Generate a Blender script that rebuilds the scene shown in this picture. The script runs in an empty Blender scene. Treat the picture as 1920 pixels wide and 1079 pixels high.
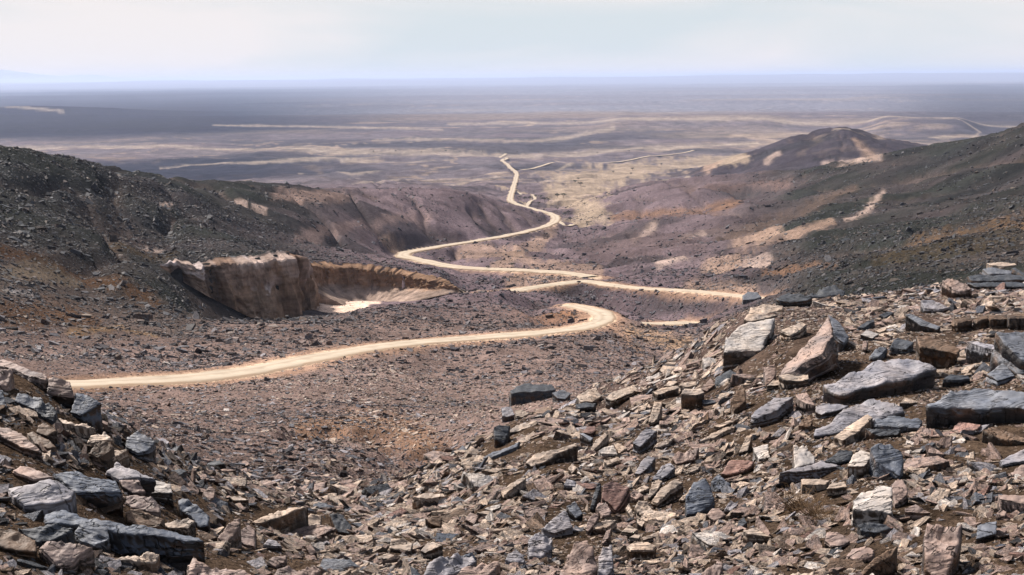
import bpy, math, random
import numpy as np
from mathutils import Matrix, Vector

# ------------------------------------------------------------------ camera, light, exposure
W, H, F = 1920.0, 1079.0, 2133.0
PITCH, ROLL = math.radians(10.45), math.radians(0.50)
SUN_EL, SUN_AZ = 46.0, -50.0          # degrees; azimuth from the view direction, minus = towards the left
SUN_STRENGTH, SUN_ANGLE = 4.5, 5.0
SKY_STRENGTH, VEIL_STRENGTH = 0.06, 0.395
EXPOSURE = 1.05
HAZE_DENSITY = 7.5e-5

scene = bpy.context.scene
fw = np.array([0.0, math.cos(PITCH), -math.sin(PITCH)])
r0 = np.array([1.0, 0.0, 0.0]); u0 = np.cross(r0, fw)
rt = r0 * math.cos(ROLL) - u0 * math.sin(ROLL)
up = u0 * math.cos(ROLL) + r0 * math.sin(ROLL)
cam_data = bpy.data.cameras.new('camera')
cam_data.sensor_width = 36.0
cam_data.lens = 36.0 * F / W
cam_data.clip_start = 0.1
cam_data.clip_end = 200000.0
cam = bpy.data.objects.new('camera', cam_data)
scene.collection.objects.link(cam)
cam.matrix_world = Matrix(((rt[0], up[0], -fw[0], 0), (rt[1], up[1], -fw[1], 0), (rt[2], up[2], -fw[2], 0), (0, 0, 0, 1)))
scene.camera = cam

sun_data = bpy.data.lights.new('sun', 'SUN')
sun_data.energy = SUN_STRENGTH
sun_data.angle = math.radians(SUN_ANGLE)
sun_data.color = (1.0, 0.93, 0.85)
sun = bpy.data.objects.new('sun', sun_data)
scene.collection.objects.link(sun)
se, sa = math.radians(SUN_EL), math.radians(SUN_AZ)
sdir = Vector((math.sin(sa) * math.cos(se), math.cos(sa) * math.cos(se), math.sin(se)))
sun.rotation_euler = (-sdir).to_track_quat('-Z', 'Y').to_euler()

world = bpy.data.worlds.new('World')
scene.world = world
world.use_nodes = True
nt = world.node_tree
nt.nodes.clear()
def N(nt, t, **kw):
    n = nt.nodes.new(t)
    for k, v in kw.items():
        if k in ('inp',):
            for a, b in v.items(): n.inputs[a].default_value = b
        else: setattr(n, k, v)
    return n
wo = N(nt, 'ShaderNodeOutputWorld')
sky = N(nt, 'ShaderNodeTexSky', sky_type='NISHITA', sun_disc=False)
sky.sun_elevation = se
sky.sun_rotation = sa
sky.air_density = 1.2; sky.dust_density = 4.0; sky.ozone_density = 1.5
b1 = N(nt, 'ShaderNodeBackground'); b1.inputs[1].default_value = SKY_STRENGTH
nt.links.new(sky.outputs[0], b1.inputs[0])
tc = N(nt, 'ShaderNodeTexCoord')
mp = N(nt, 'ShaderNodeMapping'); mp.inputs['Scale'].default_value = (1.6, 1.6, 9.0)
nt.links.new(tc.outputs['Generated'], mp.inputs[0])
ns = N(nt, 'ShaderNodeTexNoise', inp={'Scale': 1.7, 'Detail': 5.0, 'Roughness': 0.5, 'Distortion': 0.4})
nt.links.new(mp.outputs[0], ns.inputs['Vector'])
cr = N(nt, 'ShaderNodeValToRGB')
cr.color_ramp.elements[0].position = 0.38; cr.color_ramp.elements[0].color = (0.86, 0.94, 0.98, 1)
cr.color_ramp.elements[1].position = 0.62; cr.color_ramp.elements[1].color = (1.12, 1.06, 1.05, 1)
nt.links.new(ns.outputs[0], cr.inputs[0])
b2 = N(nt, 'ShaderNodeBackground'); b2.inputs[1].default_value = VEIL_STRENGTH
nt.links.new(cr.outputs[0], b2.inputs[0])
mx = N(nt, 'ShaderNodeMixShader')
sx = N(nt, 'ShaderNodeSeparateXYZ'); nt.links.new(tc.outputs['Generated'], sx.inputs[0])
mr = N(nt, 'ShaderNodeMapRange', inp={1: 0.05, 2: 0.60, 3: 1.0, 4: 0.22})      # thin high cloud, thinned above the view to deepen the shadows
nt.links.new(sx.outputs[2], mr.inputs[0])
nt.links.new(mr.outputs[0], mx.inputs[0]); nt.links.new(b1.outputs[0], mx.inputs[1]); nt.links.new(b2.outputs[0], mx.inputs[2])
nt.links.new(mx.outputs[0], wo.inputs[0])
scene.view_settings.view_transform = 'Standard'
scene.view_settings.look = 'None'
scene.view_settings.gamma = 1.0
scene.view_settings.use_curve_mapping = False
scene.view_settings.exposure = EXPOSURE
scene.cycles.use_denoising = True
scene.cycles.max_bounces = 4
scene.cycles.diffuse_bounces = 2
scene.cycles.volume_bounces = 0

# ------------------------------------------------------------------ small maths
rng = np.random.default_rng(11)
def pdir(px, py):
    X = (np.asarray(px, float) - W / 2) / F; Y = -(np.asarray(py, float) - H / 2) / F
    return fw + X[..., None] * rt + Y[..., None] * up
def P(px, py, d):                      # point seen at (px, py) at horizontal distance d
    v = pdir(np.asarray(px, float), np.asarray(py, float))
    h = np.hypot(v[..., 0], v[..., 1])
    return v / h[..., None] * np.asarray(d, float)[..., None]
def proj(p):
    z = p @ fw
    z = np.where(z < 1e-6, 1e-6, z)
    return W / 2 + F * (p @ rt) / z, H / 2 - F * (p @ up) / z
def sstep(a, b, x):
    t = np.clip((x - a) / (b - a), 0, 1); return t * t * (3 - 2 * t)
def _h(ix, iy, s):
    n = (ix.astype(np.int64) * 374761393 + iy.astype(np.int64) * 668265263 + s * 974634777) & 0x7fffffff
    n = ((n ^ (n >> 13)) * 1274126177) & 0x7fffffff
    return ((n ^ (n >> 16)) & 0xffff) / 65535.0
def vnoise(x, y, s=0):                 # value noise, -1..1
    ix = np.floor(x); iy = np.floor(y); fx = x - ix; fy = y - iy
    fx = fx * fx * fx * (fx * (fx * 6 - 15) + 10); fy = fy * fy * fy * (fy * (fy * 6 - 15) + 10)
    a = _h(ix, iy, s); b = _h(ix + 1, iy, s); c = _h(ix, iy + 1, s); d = _h(ix + 1, iy + 1, s)
    return 2 * ((a + (b - a) * fx) * (1 - fy) + (c + (d - c) * fx) * fy) - 1
def fbm(x, y, lam, octs=4, s=0, rough=0.5):
    r = 0; a = 1; t = 0
    for k in range(octs):
        r = r + a * vnoise(x / lam + 17.3 * k, y / lam - 9.1 * k, s + k); t += a; a *= rough; lam = lam / 2.03
    return r / t

# ------------------------------------------------------------------ the lie of the land: (px, py, distance) seen from the standing point
CP = []
def cp(*t): CP.extend(t)
# slope at our feet and the two heaps of slate
cp((0,1079,4.2),(150,1079,4.3),(400,1079,4.6),(700,1079,4.9),(1000,1079,4.9),(1300,1079,4.8),(1600,1079,4.6),(1920,1079,4.5))
cp((0,900,5.2),(100,900,5.4),(-60,720,7.0),(60,715,7.3),(150,775,7.4),(250,850,7.0),(350,930,6.3),(420,1000,5.8),(550,1010,6.3))
cp((700,1000,7.2),(600,960,8.5),(780,940,9.4),(850,1000,6.8),(850,900,9.8))
cp((1000,1000,6.3),(1000,900,8.3),(1000,810,11.0),(960,770,13.6),(1100,740,14.3),(1100,800,11.2),(1200,725,14.6),(1100,900,8.2))
cp((1300,1000,6.0),(1300,900,7.6),(1300,800,10.0),(1320,710,14.0),(1400,690,12.8),(1400,620,15.0),(1400,590,16.2),(1500,800,8.8),(1550,690,11.2))
cp((1600,900,6.4),(1600,1000,5.3),(1650,760,9.2),(1750,700,10.8),(1800,900,6.4),(1800,800,8.0),(1800,640,12.2),(1920,760,8.8),(1920,900,6.2))
cp((1560,572,16.5),(1650,562,17.2),(1750,556,17.5),(1700,600,14.0),(1820,560,16.5),(1920,545,17.0),(1860,530,18.3),(1780,538,18.0),(1920,640,11.8),(2000,540,17.5),(2000,900,6.0))
# hidden fall behind the heaps
cp((60,740,14),(150,800,14),(300,860,14),(1100,770,24),(1250,765,26),(1400,690,30),(1600,650,34),(1800,640,34),(1920,640,34))
# slope down to the track
cp((600,930,14),(600,900,20),(600,850,31),(600,800,44),(600,750,59),(600,700,76),(400,900,15.5),(400,860,27),(400,800,44),(400,750,60),(300,820,30),(300,770,55),(200,760,50),(60,745,50))
cp((760,880,17),(800,860,26),(850,830,38),(900,760,62),(900,700,83),(750,800,46),(750,720,74),(1000,760,45),(1000,700,80),(1100,700,80),(1100,650,104),(1200,700,84),(1200,650,112),(1300,690,92),(1280,650,118))
# the track, nearest leg
R1 = [(-60,726,66),(60,723,68),(160,720,70),(250,716,72.5),(350,710,74.5),(450,699,77),(520,686,80),(600,669,86),(680,655,93),(760,645,99),(850,638,105),(940,631,111),(1020,624,118),(1080,616,125),(1115,608,131),(1132,599,138),(1128,588,145),(1105,580,150),(1085,575,154),(1070,573,159)]
cp(*[R1[i] for i in range(0, len(R1), 2)])
# spur above the track
cp((0,690,76),(0,640,90),(0,610,100),(200,680,82),(200,640,95),(200,600,112),(400,660,90),(400,620,108),(400,602,118),(560,640,98),(560,600,126),(480,602,122),(700,625,112),(700,573,148),(860,600,132),(860,549,168),(960,590,138),(960,542,176),(1060,585,150),(1060,560,168),(1180,620,128),(1150,604,140))
cp((860,566,190),(1000,552,198),(1100,580,185))
# gully right of the spur, further legs of the track
cp((1230,607,172),(1190,607,165),(1270,607,178),(1330,650,118),(1350,600,140),(1200,570,200),(1300,570,190),(1340,620,128),(1400,590,130),(1500,575,120),(1600,562,110),(1750,545,100),(1900,520,90),(1700,520,120),(1900,480,125))
R2 = [(1470,566,176),(1390,556,188),(1300,547,200),(1200,541,212),(1140,534,222),(1100,528,228),(1060,531,226),(990,541,212),(940,549,205),(900,553,202)]
R3 = [(1110,520,250),(1050,512,262),(980,508,270),(900,505,280),(840,499,292),(790,489,310),(756,481,330),(770,473,345),(820,464,365),(880,455,395),(950,443,430),(1000,432,470),(1030,423,510),(1043,412,555),(1035,403,600),(1010,396,650),(985,389,710),(965,382,760),(957,375,800),(962,355,930),(968,335,1090),(968,325,1180),(958,317,1270),(952,310,1350),(942,303,1440),(945,299,1500)]
cp(*R2[1:9:2]); cp(*R3[0:24:2])
# canyon floor and valley floor
cp((640,570,192),(600,560,196),(720,562,198),(900,520,250),(1100,500,290),(1000,480,330),(900,480,320),(1200,505,270),(1330,500,240),(1450,505,205),(1300,530,215))
cp((420,606,140),(500,606,146),(560,603,152),(600,596,146),(650,590,150),(420,606,155),(500,604,158),(740,572,155))
# left hill
cp((0,560,112),(0,480,132),(150,560,125),(0,380,165),(0,284,205),(150,305,225),(300,326,262),(150,400,178),(300,420,200),(450,341,312),(450,430,240),(450,470,185),(600,353,370),(600,430,290),(600,480,232),(320,520,150),(200,500,142))
cp((700,480,250),(750,358,445),(750,430,360),(750,500,250),(860,366,480),(860,440,400),(930,376,525),(940,430,450),(1000,391,548),(1025,401,560),(860,520,230))
cp((0,330,420),(150,340,440),(300,352,500),(450,360,560),(600,366,650),(750,362,800),(860,362,850))
cp((0,293,262),(100,305,280),(190,317,308),(280,328,330),(370,338,360),(460,349,400),(550,356,430),(640,360,480),(730,364,535),(820,369,560),(0,305,330),(150,318,360))
# right side of the valley
cp((1000,455,400),(930,465,370),(1100,445,430),(1100,480,350),(1200,470,320),(1300,470,295),(1160,416,455),(1250,401,440),(1340,386,430),(1400,376,430),(1250,430,390),(1180,420,540),(1300,402,540),(1400,380,540))
cp((1110,372,700),(1180,352,680),(1300,336,650),(1420,330,600),(1550,311,560),(1650,291,520),(1760,272,480),(1850,255,450),(1920,229,420),(2000,205,400),(1700,350,380),(1850,330,330),(1550,380,340),(1700,420,240),(1900,400,200),(1600,480,180),(1500,440,270),(1400,440,330),(1450,400,390),(1200,370,600),(1300,370,560))
cp((1550,330,700),(1700,300,640),(1920,260,560))
# far dark hill with the peak
cp((1290,322,1120),(1380,292,1060),(1480,261,1010),(1540,249,1000),(1580,233,1000),(1622,250,1000),(1700,274,960),(1770,280,950),(1400,320,900),(1500,300,880),(1600,290,850),(1350,330,900))
cp((1290,318,1400),(1480,312,1350),(1580,310,1350),(1700,300,1400),(1920,290,1300))
CPA = np.array(CP, float)
PW = P(CPA[:, 0], CPA[:, 1], CPA[:, 2])
KA = 1.25
def tps_fit(X, z, lam=2e-4):
    n = len(X); d2 = ((X[:, None] - X[None]) ** 2).sum(-1)
    K = 0.5 * d2 * np.log(d2 + 1e-12) + lam * np.eye(n)
    Pm = np.c_[np.ones(n), X]; A = np.zeros((n + 3, n + 3)); A[:n, :n] = K; A[:n, n:] = Pm; A[n:, :n] = Pm.T
    return np.linalg.solve(A, np.r_[z, np.zeros(3)])
extra = []
for azd in (-27, -13, 0, 13, 27):
    for d, z in ((1.2, -1.68), (2.2, -1.72), (3.2, -1.80)):
        extra.append((math.radians(azd), d, z))
for px in (-60, 200, 400, 600, 800, 1000, 1200):
    for d in (1250, 2000): extra.append((math.atan2(px - 960, F * math.cos(PITCH)), d, -99 if d < 1500 else -104))
for px in (1400, 1600, 1800, 1980): extra.append((math.atan2(px - 960, F * math.cos(PITCH)), 2000, -104))
EX = np.array(extra)
azc = np.r_[np.arctan2(PW[:, 0], PW[:, 1]), EX[:, 0]]; ldc = np.log(np.r_[CPA[:, 2], EX[:, 1]])
# fit the sight-line slope z/d, which varies gently however far one looks
zc = np.r_[PW[:, 2] / CPA[:, 2], EX[:, 2] / EX[:, 1]]
XC = np.c_[azc * KA * 2.2, ldc]
wt = tps_fit(XC, zc)
def tps_eval(az, ld):
    out = np.empty(az.shape); f = out.ravel(); A = np.c_[az.ravel() * KA * 2.2, ld.ravel()]
    for i in range(0, len(A), 20000):
        a = A[i:i + 20000]
        d2 = (a[:, 0:1] - XC[:, 0]) ** 2 + (a[:, 1:2] - XC[:, 1]) ** 2
        f[i:i + 20000] = (0.5 * d2 * np.log(d2 + 1e-12)) @ wt[:-3] + wt[-3] + a @ wt[-2:]
    return out
AZF = math.radians(26.0)
az_in = np.linspace(-AZF, AZF, 900)
ld_all = np.r_[np.arange(math.log(1.2), math.log(3200), 0.0088), np.arange(math.log(3200), math.log(37000), 0.018)]
cz_a = np.linspace(-AZF, AZF, 170); cz_l = np.linspace(ld_all[0], math.log(2200), 330)
CA, CL = np.meshgrid(cz_a, cz_l, indexing='ij')
CZ = tps_eval(CA, CL)
def bil(G, a0, a1, l0, l1, a, l):
    fa = np.clip((a - a0) / (a1 - a0), 0, 1) * (G.shape[0] - 1); fl = np.clip((l - l0) / (l1 - l0), 0, 1) * (G.shape[1] - 1)
    ia = np.minimum(fa.astype(int), G.shape[0] - 2); il = np.minimum(fl.astype(int), G.shape[1] - 2); ta = fa - ia; tl = fl - il
    return (G[ia, il] * (1 - ta) + G[ia + 1, il] * ta) * (1 - tl) + (G[ia, il + 1] * (1 - ta) + G[ia + 1, il + 1] * ta) * tl

# cliff line of the canyon: px, distance, py of its rim, py of its foot
CLIFF = np.array([(300,163,497,503),(330,164,490,520),(370,165,497,545),(410,166,489,562),(450,167,487,580),(500,169,481,592),(545,171,475,594),(559,174,475,594),(563,185,484,582),(566,204,494,566),(600,208,495,560),(660,211,496,560),(700,211,502,560),(760,208,511,560),(810,203,522,556),(860,198,540,548)], float)
def cliff_D(px):
    c = CLIFF; m = [i for i in range(len(c)) if i not in (8,)]
    return np.interp(px, c[m, 0], c[m, 1])
ROADS = []
def densify(pts, n=14):
    a = np.array(pts, float); t = np.arange(len(a)); tt = np.linspace(0, len(a) - 1, (len(a) - 1) * n + 1)
    out = []
    for k in range(3):                  # Catmull-Rom
        p = a[:, k]; i = np.minimum(tt.astype(int), len(a) - 2); u = tt - i
        p0 = p[np.maximum(i - 1, 0)]; p1 = p[i]; p2 = p[i + 1]; p3 = p[np.minimum(i + 2, len(a) - 1)]
        out.append(0.5 * ((2 * p1) + (-p0 + p2) * u + (2 * p0 - 5 * p1 + 4 * p2 - p3) * u * u + (-p0 + 3 * p1 - 3 * p2 + p3) * u ** 3))
    return np.array(out).T
def world_path(pts):
    q = densify(pts); w = P(q[:, 0], q[:, 1], q[:, 2])
    for _ in range(4): w[1:-1, 2] = (w[:-2, 2] + w[1:-1, 2] * 2 + w[2:, 2]) / 4
    return w
ROADS.append((world_path(R1), 1.55, 4.2))
ROADS.append((world_path(R2), 1.7, 4.5))
ROADS.append((world_path(R3), 2.3, 5.0))
ROADS.append((world_path([(1180,606.5,163),(1205,607,168),(1235,608,172),(1268,607,178),(1300,606,182)]), 1.9, 4.0))

def heights(az, ld):
    d = np.exp(ld); x = np.sin(az) * d; y = np.cos(az) * d
    azf = np.clip(az, -AZF, AZF)
    s = bil(CZ, -AZF, AZF, cz_l[0], cz_l[-1], azf, np.minimum(ld, cz_l[-1]))
    z = s * d
    plain = -104 + 0 * d
    z = z + (plain - z) * sstep(math.log(1350), math.log(2150), ld)
    z = np.where(ld > math.log(2150), plain, z)
    px, py = proj(np.stack([np.sin(azf) * d, np.cos(azf) * d, z], -1))
    # canyon wall
    D = cliff_D(px); zt = None
    top = np.interp(px, CLIFF[:, 0], CLIFF[:, 2]); bot = np.interp(px, CLIFF[:, 0], CLIFF[:, 3])
    zt = P(px, top, D)[..., 2]; zb = P(px, bot, D)[..., 2]
    win = sstep(285, 345, px) * (1 - sstep(820, 880, px)) * (np.abs(az) < AZF)
    fr = np.log(D) - ld
    wf = win * np.where(fr > 0, 1 - sstep(0.02, 0.12, fr), 0)
    wb = win * np.where(fr <= 0, 1 - sstep(0.01, 0.22, -fr), 0)
    zf = zb + np.maximum(0, D - d) * 0.125 * sstep(558, 580, px)
    z = np.where(wf > 0, z + (np.minimum(zf, z + 3 * sstep(558, 580, px)) - z) * wf, z)
    z = np.where(wb > 0, z + (zt - z) * wb, z)
    nocliff = 1 - np.maximum(wf, wb) * 0.85
    # relief at every scale the distance leaves room for
    rel = 0
    for k, lam in enumerate((0.22, 0.5, 1.1, 2.5, 6, 14, 32, 75, 170)):
        w = sstep(3.2, 11, d / lam) * (1 - sstep(300, 700, d / lam)) 
        n = vnoise(x / lam + 3.7 * k, y / lam + 1.3 * k, 40 + k)
        if lam > 1: n = 0.6 - 2 * np.abs(n) * 0.8
        rel = rel + (n if lam < 1 else n - 0.1) * w * lam * (0.050 if lam < 1 else 0.036)
    rel = rel * nocliff * (1 - 0.85 * sstep(1200, 2600, d))
    z = z + rel
    # shallow gullies down the hillsides
    hill = sstep(110, 170, d) * (1 - sstep(900, 1300, d))
    g = np.abs(fbm(x * 1.0 + 0.3 * y, y * 0.35, 26, 3, 77)) 
    z = z - hill * nocliff * (0.16 - np.minimum(g, 0.16)) * 14.0
    g3 = np.abs(fbm(x * 0.6 - 0.5 * y, y * 0.3, 9, 3, 78)); z = z - hill * nocliff * (0.2 - np.minimum(g3, 0.2)) * 3.5
    # far plain: low mesas, far ranges
    far = sstep(2000, 3000, d) * (1 - sstep(14000, 20000, d))
    mesa = sstep(0.08, 0.2, fbm(x, y * 1.6, 1500, 4, 5)) * 9
    z = z + far * mesa
    z = z + sstep(1500, 2200, d) * vnoise(x / 240, y / 240, 9) * 1.6
    z = z + 34 * np.exp(-((px - 60) / 260) ** 2 - ((ld - math.log(3700)) / 0.10) ** 2) * (np.abs(az) < AZF)
    z = z + 9 * np.exp(-np.maximum(0, np.abs(px - 1300) - 130) ** 2 / 1800. - np.maximum(0, np.abs(ld - math.log(2550)) - 0.05) ** 2 / 0.0012)
    z = z + 18 * np.exp(-np.maximum(0, np.abs(px - 1730) - 60) ** 2 / 1800. - np.maximum(0, np.abs(ld - math.log(2350)) - 0.05) ** 2 / 0.0016)
    rh_ = 98 + 46 * fbm(x, y * 0.5, 3600, 4, 31) + 26 * sstep(700, 1500, px)
    z = z + rh_ * sstep(math.log(17000), math.log(27000), ld) * (0.9 + 0.1 * vnoise(x / 900, y / 900, 33)) 
    z = z + 14 * sstep(7000, 9000, d) * (1 - sstep(9500, 11500, d)) * np.clip(fbm(x, y, 3000, 4, 35), 0, 1)
    # earth mound inside the near bend, and the washed-out bank in the slope
    mw = P(1058, 596, 142)
    z = z + 1.7 * np.exp(-(((x - mw[0]) / 4.0) ** 2 + ((y - mw[1]) / 5.0) ** 2) ** 1.5)
    gp = P(*np.array([(880,915,13.5),(835,865,22),(812,832,31),(760,806,39),(690,800,43),(620,805,43),(550,818,40)], float).T)
    gd = np.full(z.shape, 9e9)
    mm = (d > 9) & (d < 60) & (np.abs(az) < AZF)
    X2, Y2 = x[mm], y[mm]; g2 = np.full(X2.shape, 9e9)
    for a_, b_ in zip(gp[:-1], gp[1:]):
        v_ = b_[:2] - a_[:2]; t_ = np.clip(((X2 - a_[0]) * v_[0] + (Y2 - a_[1]) * v_[1]) / (v_ @ v_), 0, 1); g2 = np.minimum(g2, np.hypot(X2 - a_[0] - t_ * v_[0], Y2 - a_[1] - t_ * v_[1]))
    zz2 = z[mm]; w_ = 1.6 + 0.7 * vnoise(X2 / 2, Y2 / 2, 19); zz2 = zz2 - 1.0 * np.exp(-(g2 / w_) ** 4) * (0.7 + 0.5 * vnoise(X2 / 1.2, Y2 / 1.2, 18)); z[mm] = zz2
    # benches of the track
    zr = z.copy(); rd = np.full(z.shape, 99.0)
    for pth, hw, bank in ROADS:
        rr = np.hypot(pth[:, 0], pth[:, 1]); lo, hi = rr.min() - 25, rr.max() + 25
        m = (d > lo) & (d < hi) & (x > pth[:, 0].min() - 25) & (x < pth[:, 0].max() + 25) & (np.abs(az) < AZF)
        idx = np.where(m.ravel())[0]
        X = x.ravel()[idx]; Y = y.ravel()[idx]; zz = zr.ravel(); rdr = rd.ravel()
        for i in range(0, len(idx), 20000):
            sl = slice(i, i + 20000)
            dd = (X[sl, None] - pth[None, :, 0]) ** 2 + (Y[sl, None] - pth[None, :, 1]) ** 2
            j = dd.argmin(1); q = np.sqrt(dd[np.arange(len(j)), j]); t = q / hw
            rz = pth[j, 2]
            k = 1 - sstep(1.15, 1.15 + bank / hw, t)
            ii = idx[sl]
            zz[ii] = zz[ii] + (rz - zz[ii]) * k
            rdr[ii] = np.minimum(rdr[ii], t)
        zr = zz.reshape(z.shape); rd = rdr.reshape(z.shape)
    return x, y, zr, px, py, d, rd

def build_grid(az1, ld1):
    A, L = np.meshgrid(az1, ld1, indexing='ij')
    return heights(A, L)
GX, GY, GZ, GPX, GPY, GD, GR = build_grid(az_in, ld_all)
ld_idx = np.arange(len(ld_all))
def ground_z(az, d):
    fa = np.clip((az + AZF) / (2 * AZF), 0, 1) * (len(az_in) - 1); fl = np.interp(np.log(d), ld_all, ld_idx)
    ia = np.minimum(fa.astype(int), len(az_in) - 2); il = np.minimum(fl.astype(int), len(ld_all) - 2); ta = fa - ia; tl = fl - il
    return (GZ[ia, il] * (1 - ta) + GZ[ia + 1, il] * ta) * (1 - tl) + (GZ[ia, il + 1] * (1 - ta) + GZ[ia + 1, il + 1] * ta) * tl
def ground_at(x, y):
    return ground_z(np.arctan2(x, y), np.hypot(x, y))
DD = np.exp(np.arange(math.log(2.5), math.log(36000), 0.003))
def hit(px, py):
    v = pdir(np.array([float(px)]), np.array([float(py)]))[0]; h = math.hypot(v[0], v[1])
    az = math.atan2(v[0], v[1]); zr = v[2] / h * DD; g = ground_z(np.full(len(DD), az), DD)
    b = np.where(zr <= g)[0]
    return DD[b[0]] if len(b) else None

# ------------------------------------------------------------------ colours of the ground
def paint(base, px, py, d, pts, col, amt=1.0, dr=(0, 1e9), soft=0.5):
    """A patch of ground of another colour along a line of (px, py, half width)."""
    a = np.array(pts, float)
    x0, x1 = a[:, 0].min() - 60, a[:, 0].max() + 60; y0, y1 = (a[:, 1] - a[:, 2] * 2).min() - 6, (a[:, 1] + a[:, 2] * 2).max() + 6
    m = (px > x0) & (px < x1) & (py > y0) & (py < y1) & (d > dr[0]) & (d < dr[1])
    if not m.any(): return
    X = px[m]; Y = py[m]; best = np.full(X.shape, 9e9)
    for i in range(max(1, len(a) - 1)):
        p = a[i]; q = a[min(i + 1, len(a) - 1)]; v = q[:2] - p[:2]; L = max(v @ v, 1e-9)
        t = np.clip(((X - p[0]) * v[0] + (Y - p[1]) * v[1]) / L, 0, 1)
        w = p[2] + (q[2] - p[2]) * t
        best = np.minimum(best, np.hypot((X - p[0] - t * v[0]) * 0.8, (Y - p[1] - t * v[1])) / np.maximum(w, 0.5))
    nz = 0.55 * fbm(X, Y * 2.2, 26, 3, 3) + 0.55 * fbm(X, Y * 2.0, 7, 2, 4)
    k = (1 - sstep(1 - soft, 1 + soft, best + nz)) * amt
    base[m] = base[m] + (np.array(col) - base[m]) * k[:, None]
SAND = (0.215, 0.180, 0.150); PALE = (0.25, 0.205, 0.195); BROWN = (0.13, 0.083, 0.060); TAN = (0.21, 0.158, 0.135); PURP = (0.098, 0.080, 0.096)
DARKH = (0.020, 0.023, 0.023); DARKP = (0.030, 0.032, 0.045); SLOPE = (0.165, 0.128, 0.118)
def ground_colour(x, y, z, px, py, d, rd, inframe):
    c = np.empty(x.shape + (3,)); c[:] = PURP
    def mixc(col, k): c[:] = c + (np.array(col) - c) * np.clip(k, 0, 1)[..., None]
    n1 = fbm(x, y, 18, 4, 21); n2 = fbm(x, y, 90, 3, 22)
    mixc((0.066, 0.050, 0.040), 1 - sstep(10, 24, d))                                # brown fine earth at our feet
    mixc(SLOPE, sstep(12, 24, d) * (1 - sstep(120, 165, d)) * 0.72)
    # dark hillsides, their shade and cloud shadow painted into the colour
    lh = (1 - sstep(480, 760, px)) * sstep(108, 140, d) * (1 - sstep(500, 620, d))
    mixc(DARKH, lh * (0.88 + 0.4 * n1))
    mixc((0.045, 0.040, 0.038), (1 - sstep(330, 430, px)) * sstep(88, 112, d) * (1 - sstep(120, 140, d)) * 0.7)
    rh = sstep(1250, 1560, px) * sstep(60, 110, d) * (1 - sstep(1250, 1400, d))
    mixc(DARKH, rh * (0.92 + 0.4 * n1))
    mixc((0.034, 0.031, 0.042), sstep(1230, 1300, px) * sstep(760, 860, d) * (1 - sstep(1200, 1350, d)) * (0.9 + 0.4 * n1))
    # plain
    pl = sstep(700, 1200, d)
    mixc((0.092, 0.086, 0.105), pl * (0.75 + 0.5 * n2) * (1 - sstep(1250, 1350, px) * (1 - sstep(1300, 1500, d))))
    streak = sstep(0.02, 0.32, fbm(x, y * 2.5, 330, 4, 8))
    mixc(DARKP, pl * streak * 0.75 * (1 - sstep(1800, 2600, d)))
    wash = np.abs(fbm(x, y * 1.4, 700, 4, 91)); mixc((0.24, 0.20, 0.175), sstep(1500, 1900, d) * (1 - sstep(5000, 9000, d)) * (1 - sstep(0.012, 0.035, wash)) * 0.8)
    wash = np.abs(fbm(x, y * 1.2, 160, 4, 92)); mixc((0.22, 0.18, 0.155), sstep(800, 1100, d) * (1 - sstep(1800, 2600, d)) * (1 - sstep(0.015, 0.05, wash)) * 0.6)
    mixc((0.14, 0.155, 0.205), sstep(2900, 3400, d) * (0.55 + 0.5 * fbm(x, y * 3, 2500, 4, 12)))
    mixc(SAND, sstep(1600, 2000, d) * (1 - sstep(5000, 8000, d)) * sstep(0.12, 0.3, fbm(x * 0.35, y, 420, 4, 14)) * 0.35)
    mixc((0.006, 0.010, 0.024), sstep(2150, 2450, d) * (1 - sstep(9000, 24000, d)) * (1 - sstep(330, 960, px)) * (0.97 + 0.06 * n2))  # cloud shadow and edge darkening painted onto the far left plain
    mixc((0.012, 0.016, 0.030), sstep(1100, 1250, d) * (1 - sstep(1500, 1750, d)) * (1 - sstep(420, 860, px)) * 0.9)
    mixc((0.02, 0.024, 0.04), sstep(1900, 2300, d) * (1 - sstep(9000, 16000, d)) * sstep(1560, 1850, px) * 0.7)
    ok = inframe
    hl = sstep(110, 170, d) * (1 - sstep(900, 1300, d)); gg = np.abs(fbm(x + 0.3 * y, y * 0.35, 26, 3, 77))
    mixc((0.075, 0.060, 0.058), hl * (1 - sstep(0.02, 0.09, gg)) * 0.5)
    mixc((0.018, 0.020, 0.024), hl * sstep(0.1, 0.35, fbm(x, y, 40, 4, 95)) * 0.6)
    pa = lambda pts, col, amt=1.0, dr=(0, 1e9), soft=0.5: paint(c, np.where(ok, px, -9e3), py, d, pts, col, amt, dr, soft)
    mixc((0.17, 0.10, 0.065), ok * np.exp(-((x - P(1058, 596, 142)[0]) / 5.0) ** 2 - ((y - P(1058, 596, 142)[1]) / 6.0) ** 2) * 0.9)
    # wadi and valley floor
    pa([(1075,425,16),(1110,400,26),(1085,378,20),(1060,358,26),(1110,340,26),(1170,322,18),(1260,308,12),(1400,296,6)], SAND, 0.95, (540, 1900))
    pa([(1040,425,7),(1010,455,9),(960,478,10),(930,497,8),(1000,515,6),(1090,520,5)], TAN, 0.75, (230, 560))
    pa([(880,470,14),(960,470,10),(1010,500,12),(1120,505,10)], TAN, 0.7, (240, 420))
    pa([(960,520,12),(1080,518,9),(960,545,10)], TAN, 0.7, (190, 300))
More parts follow.
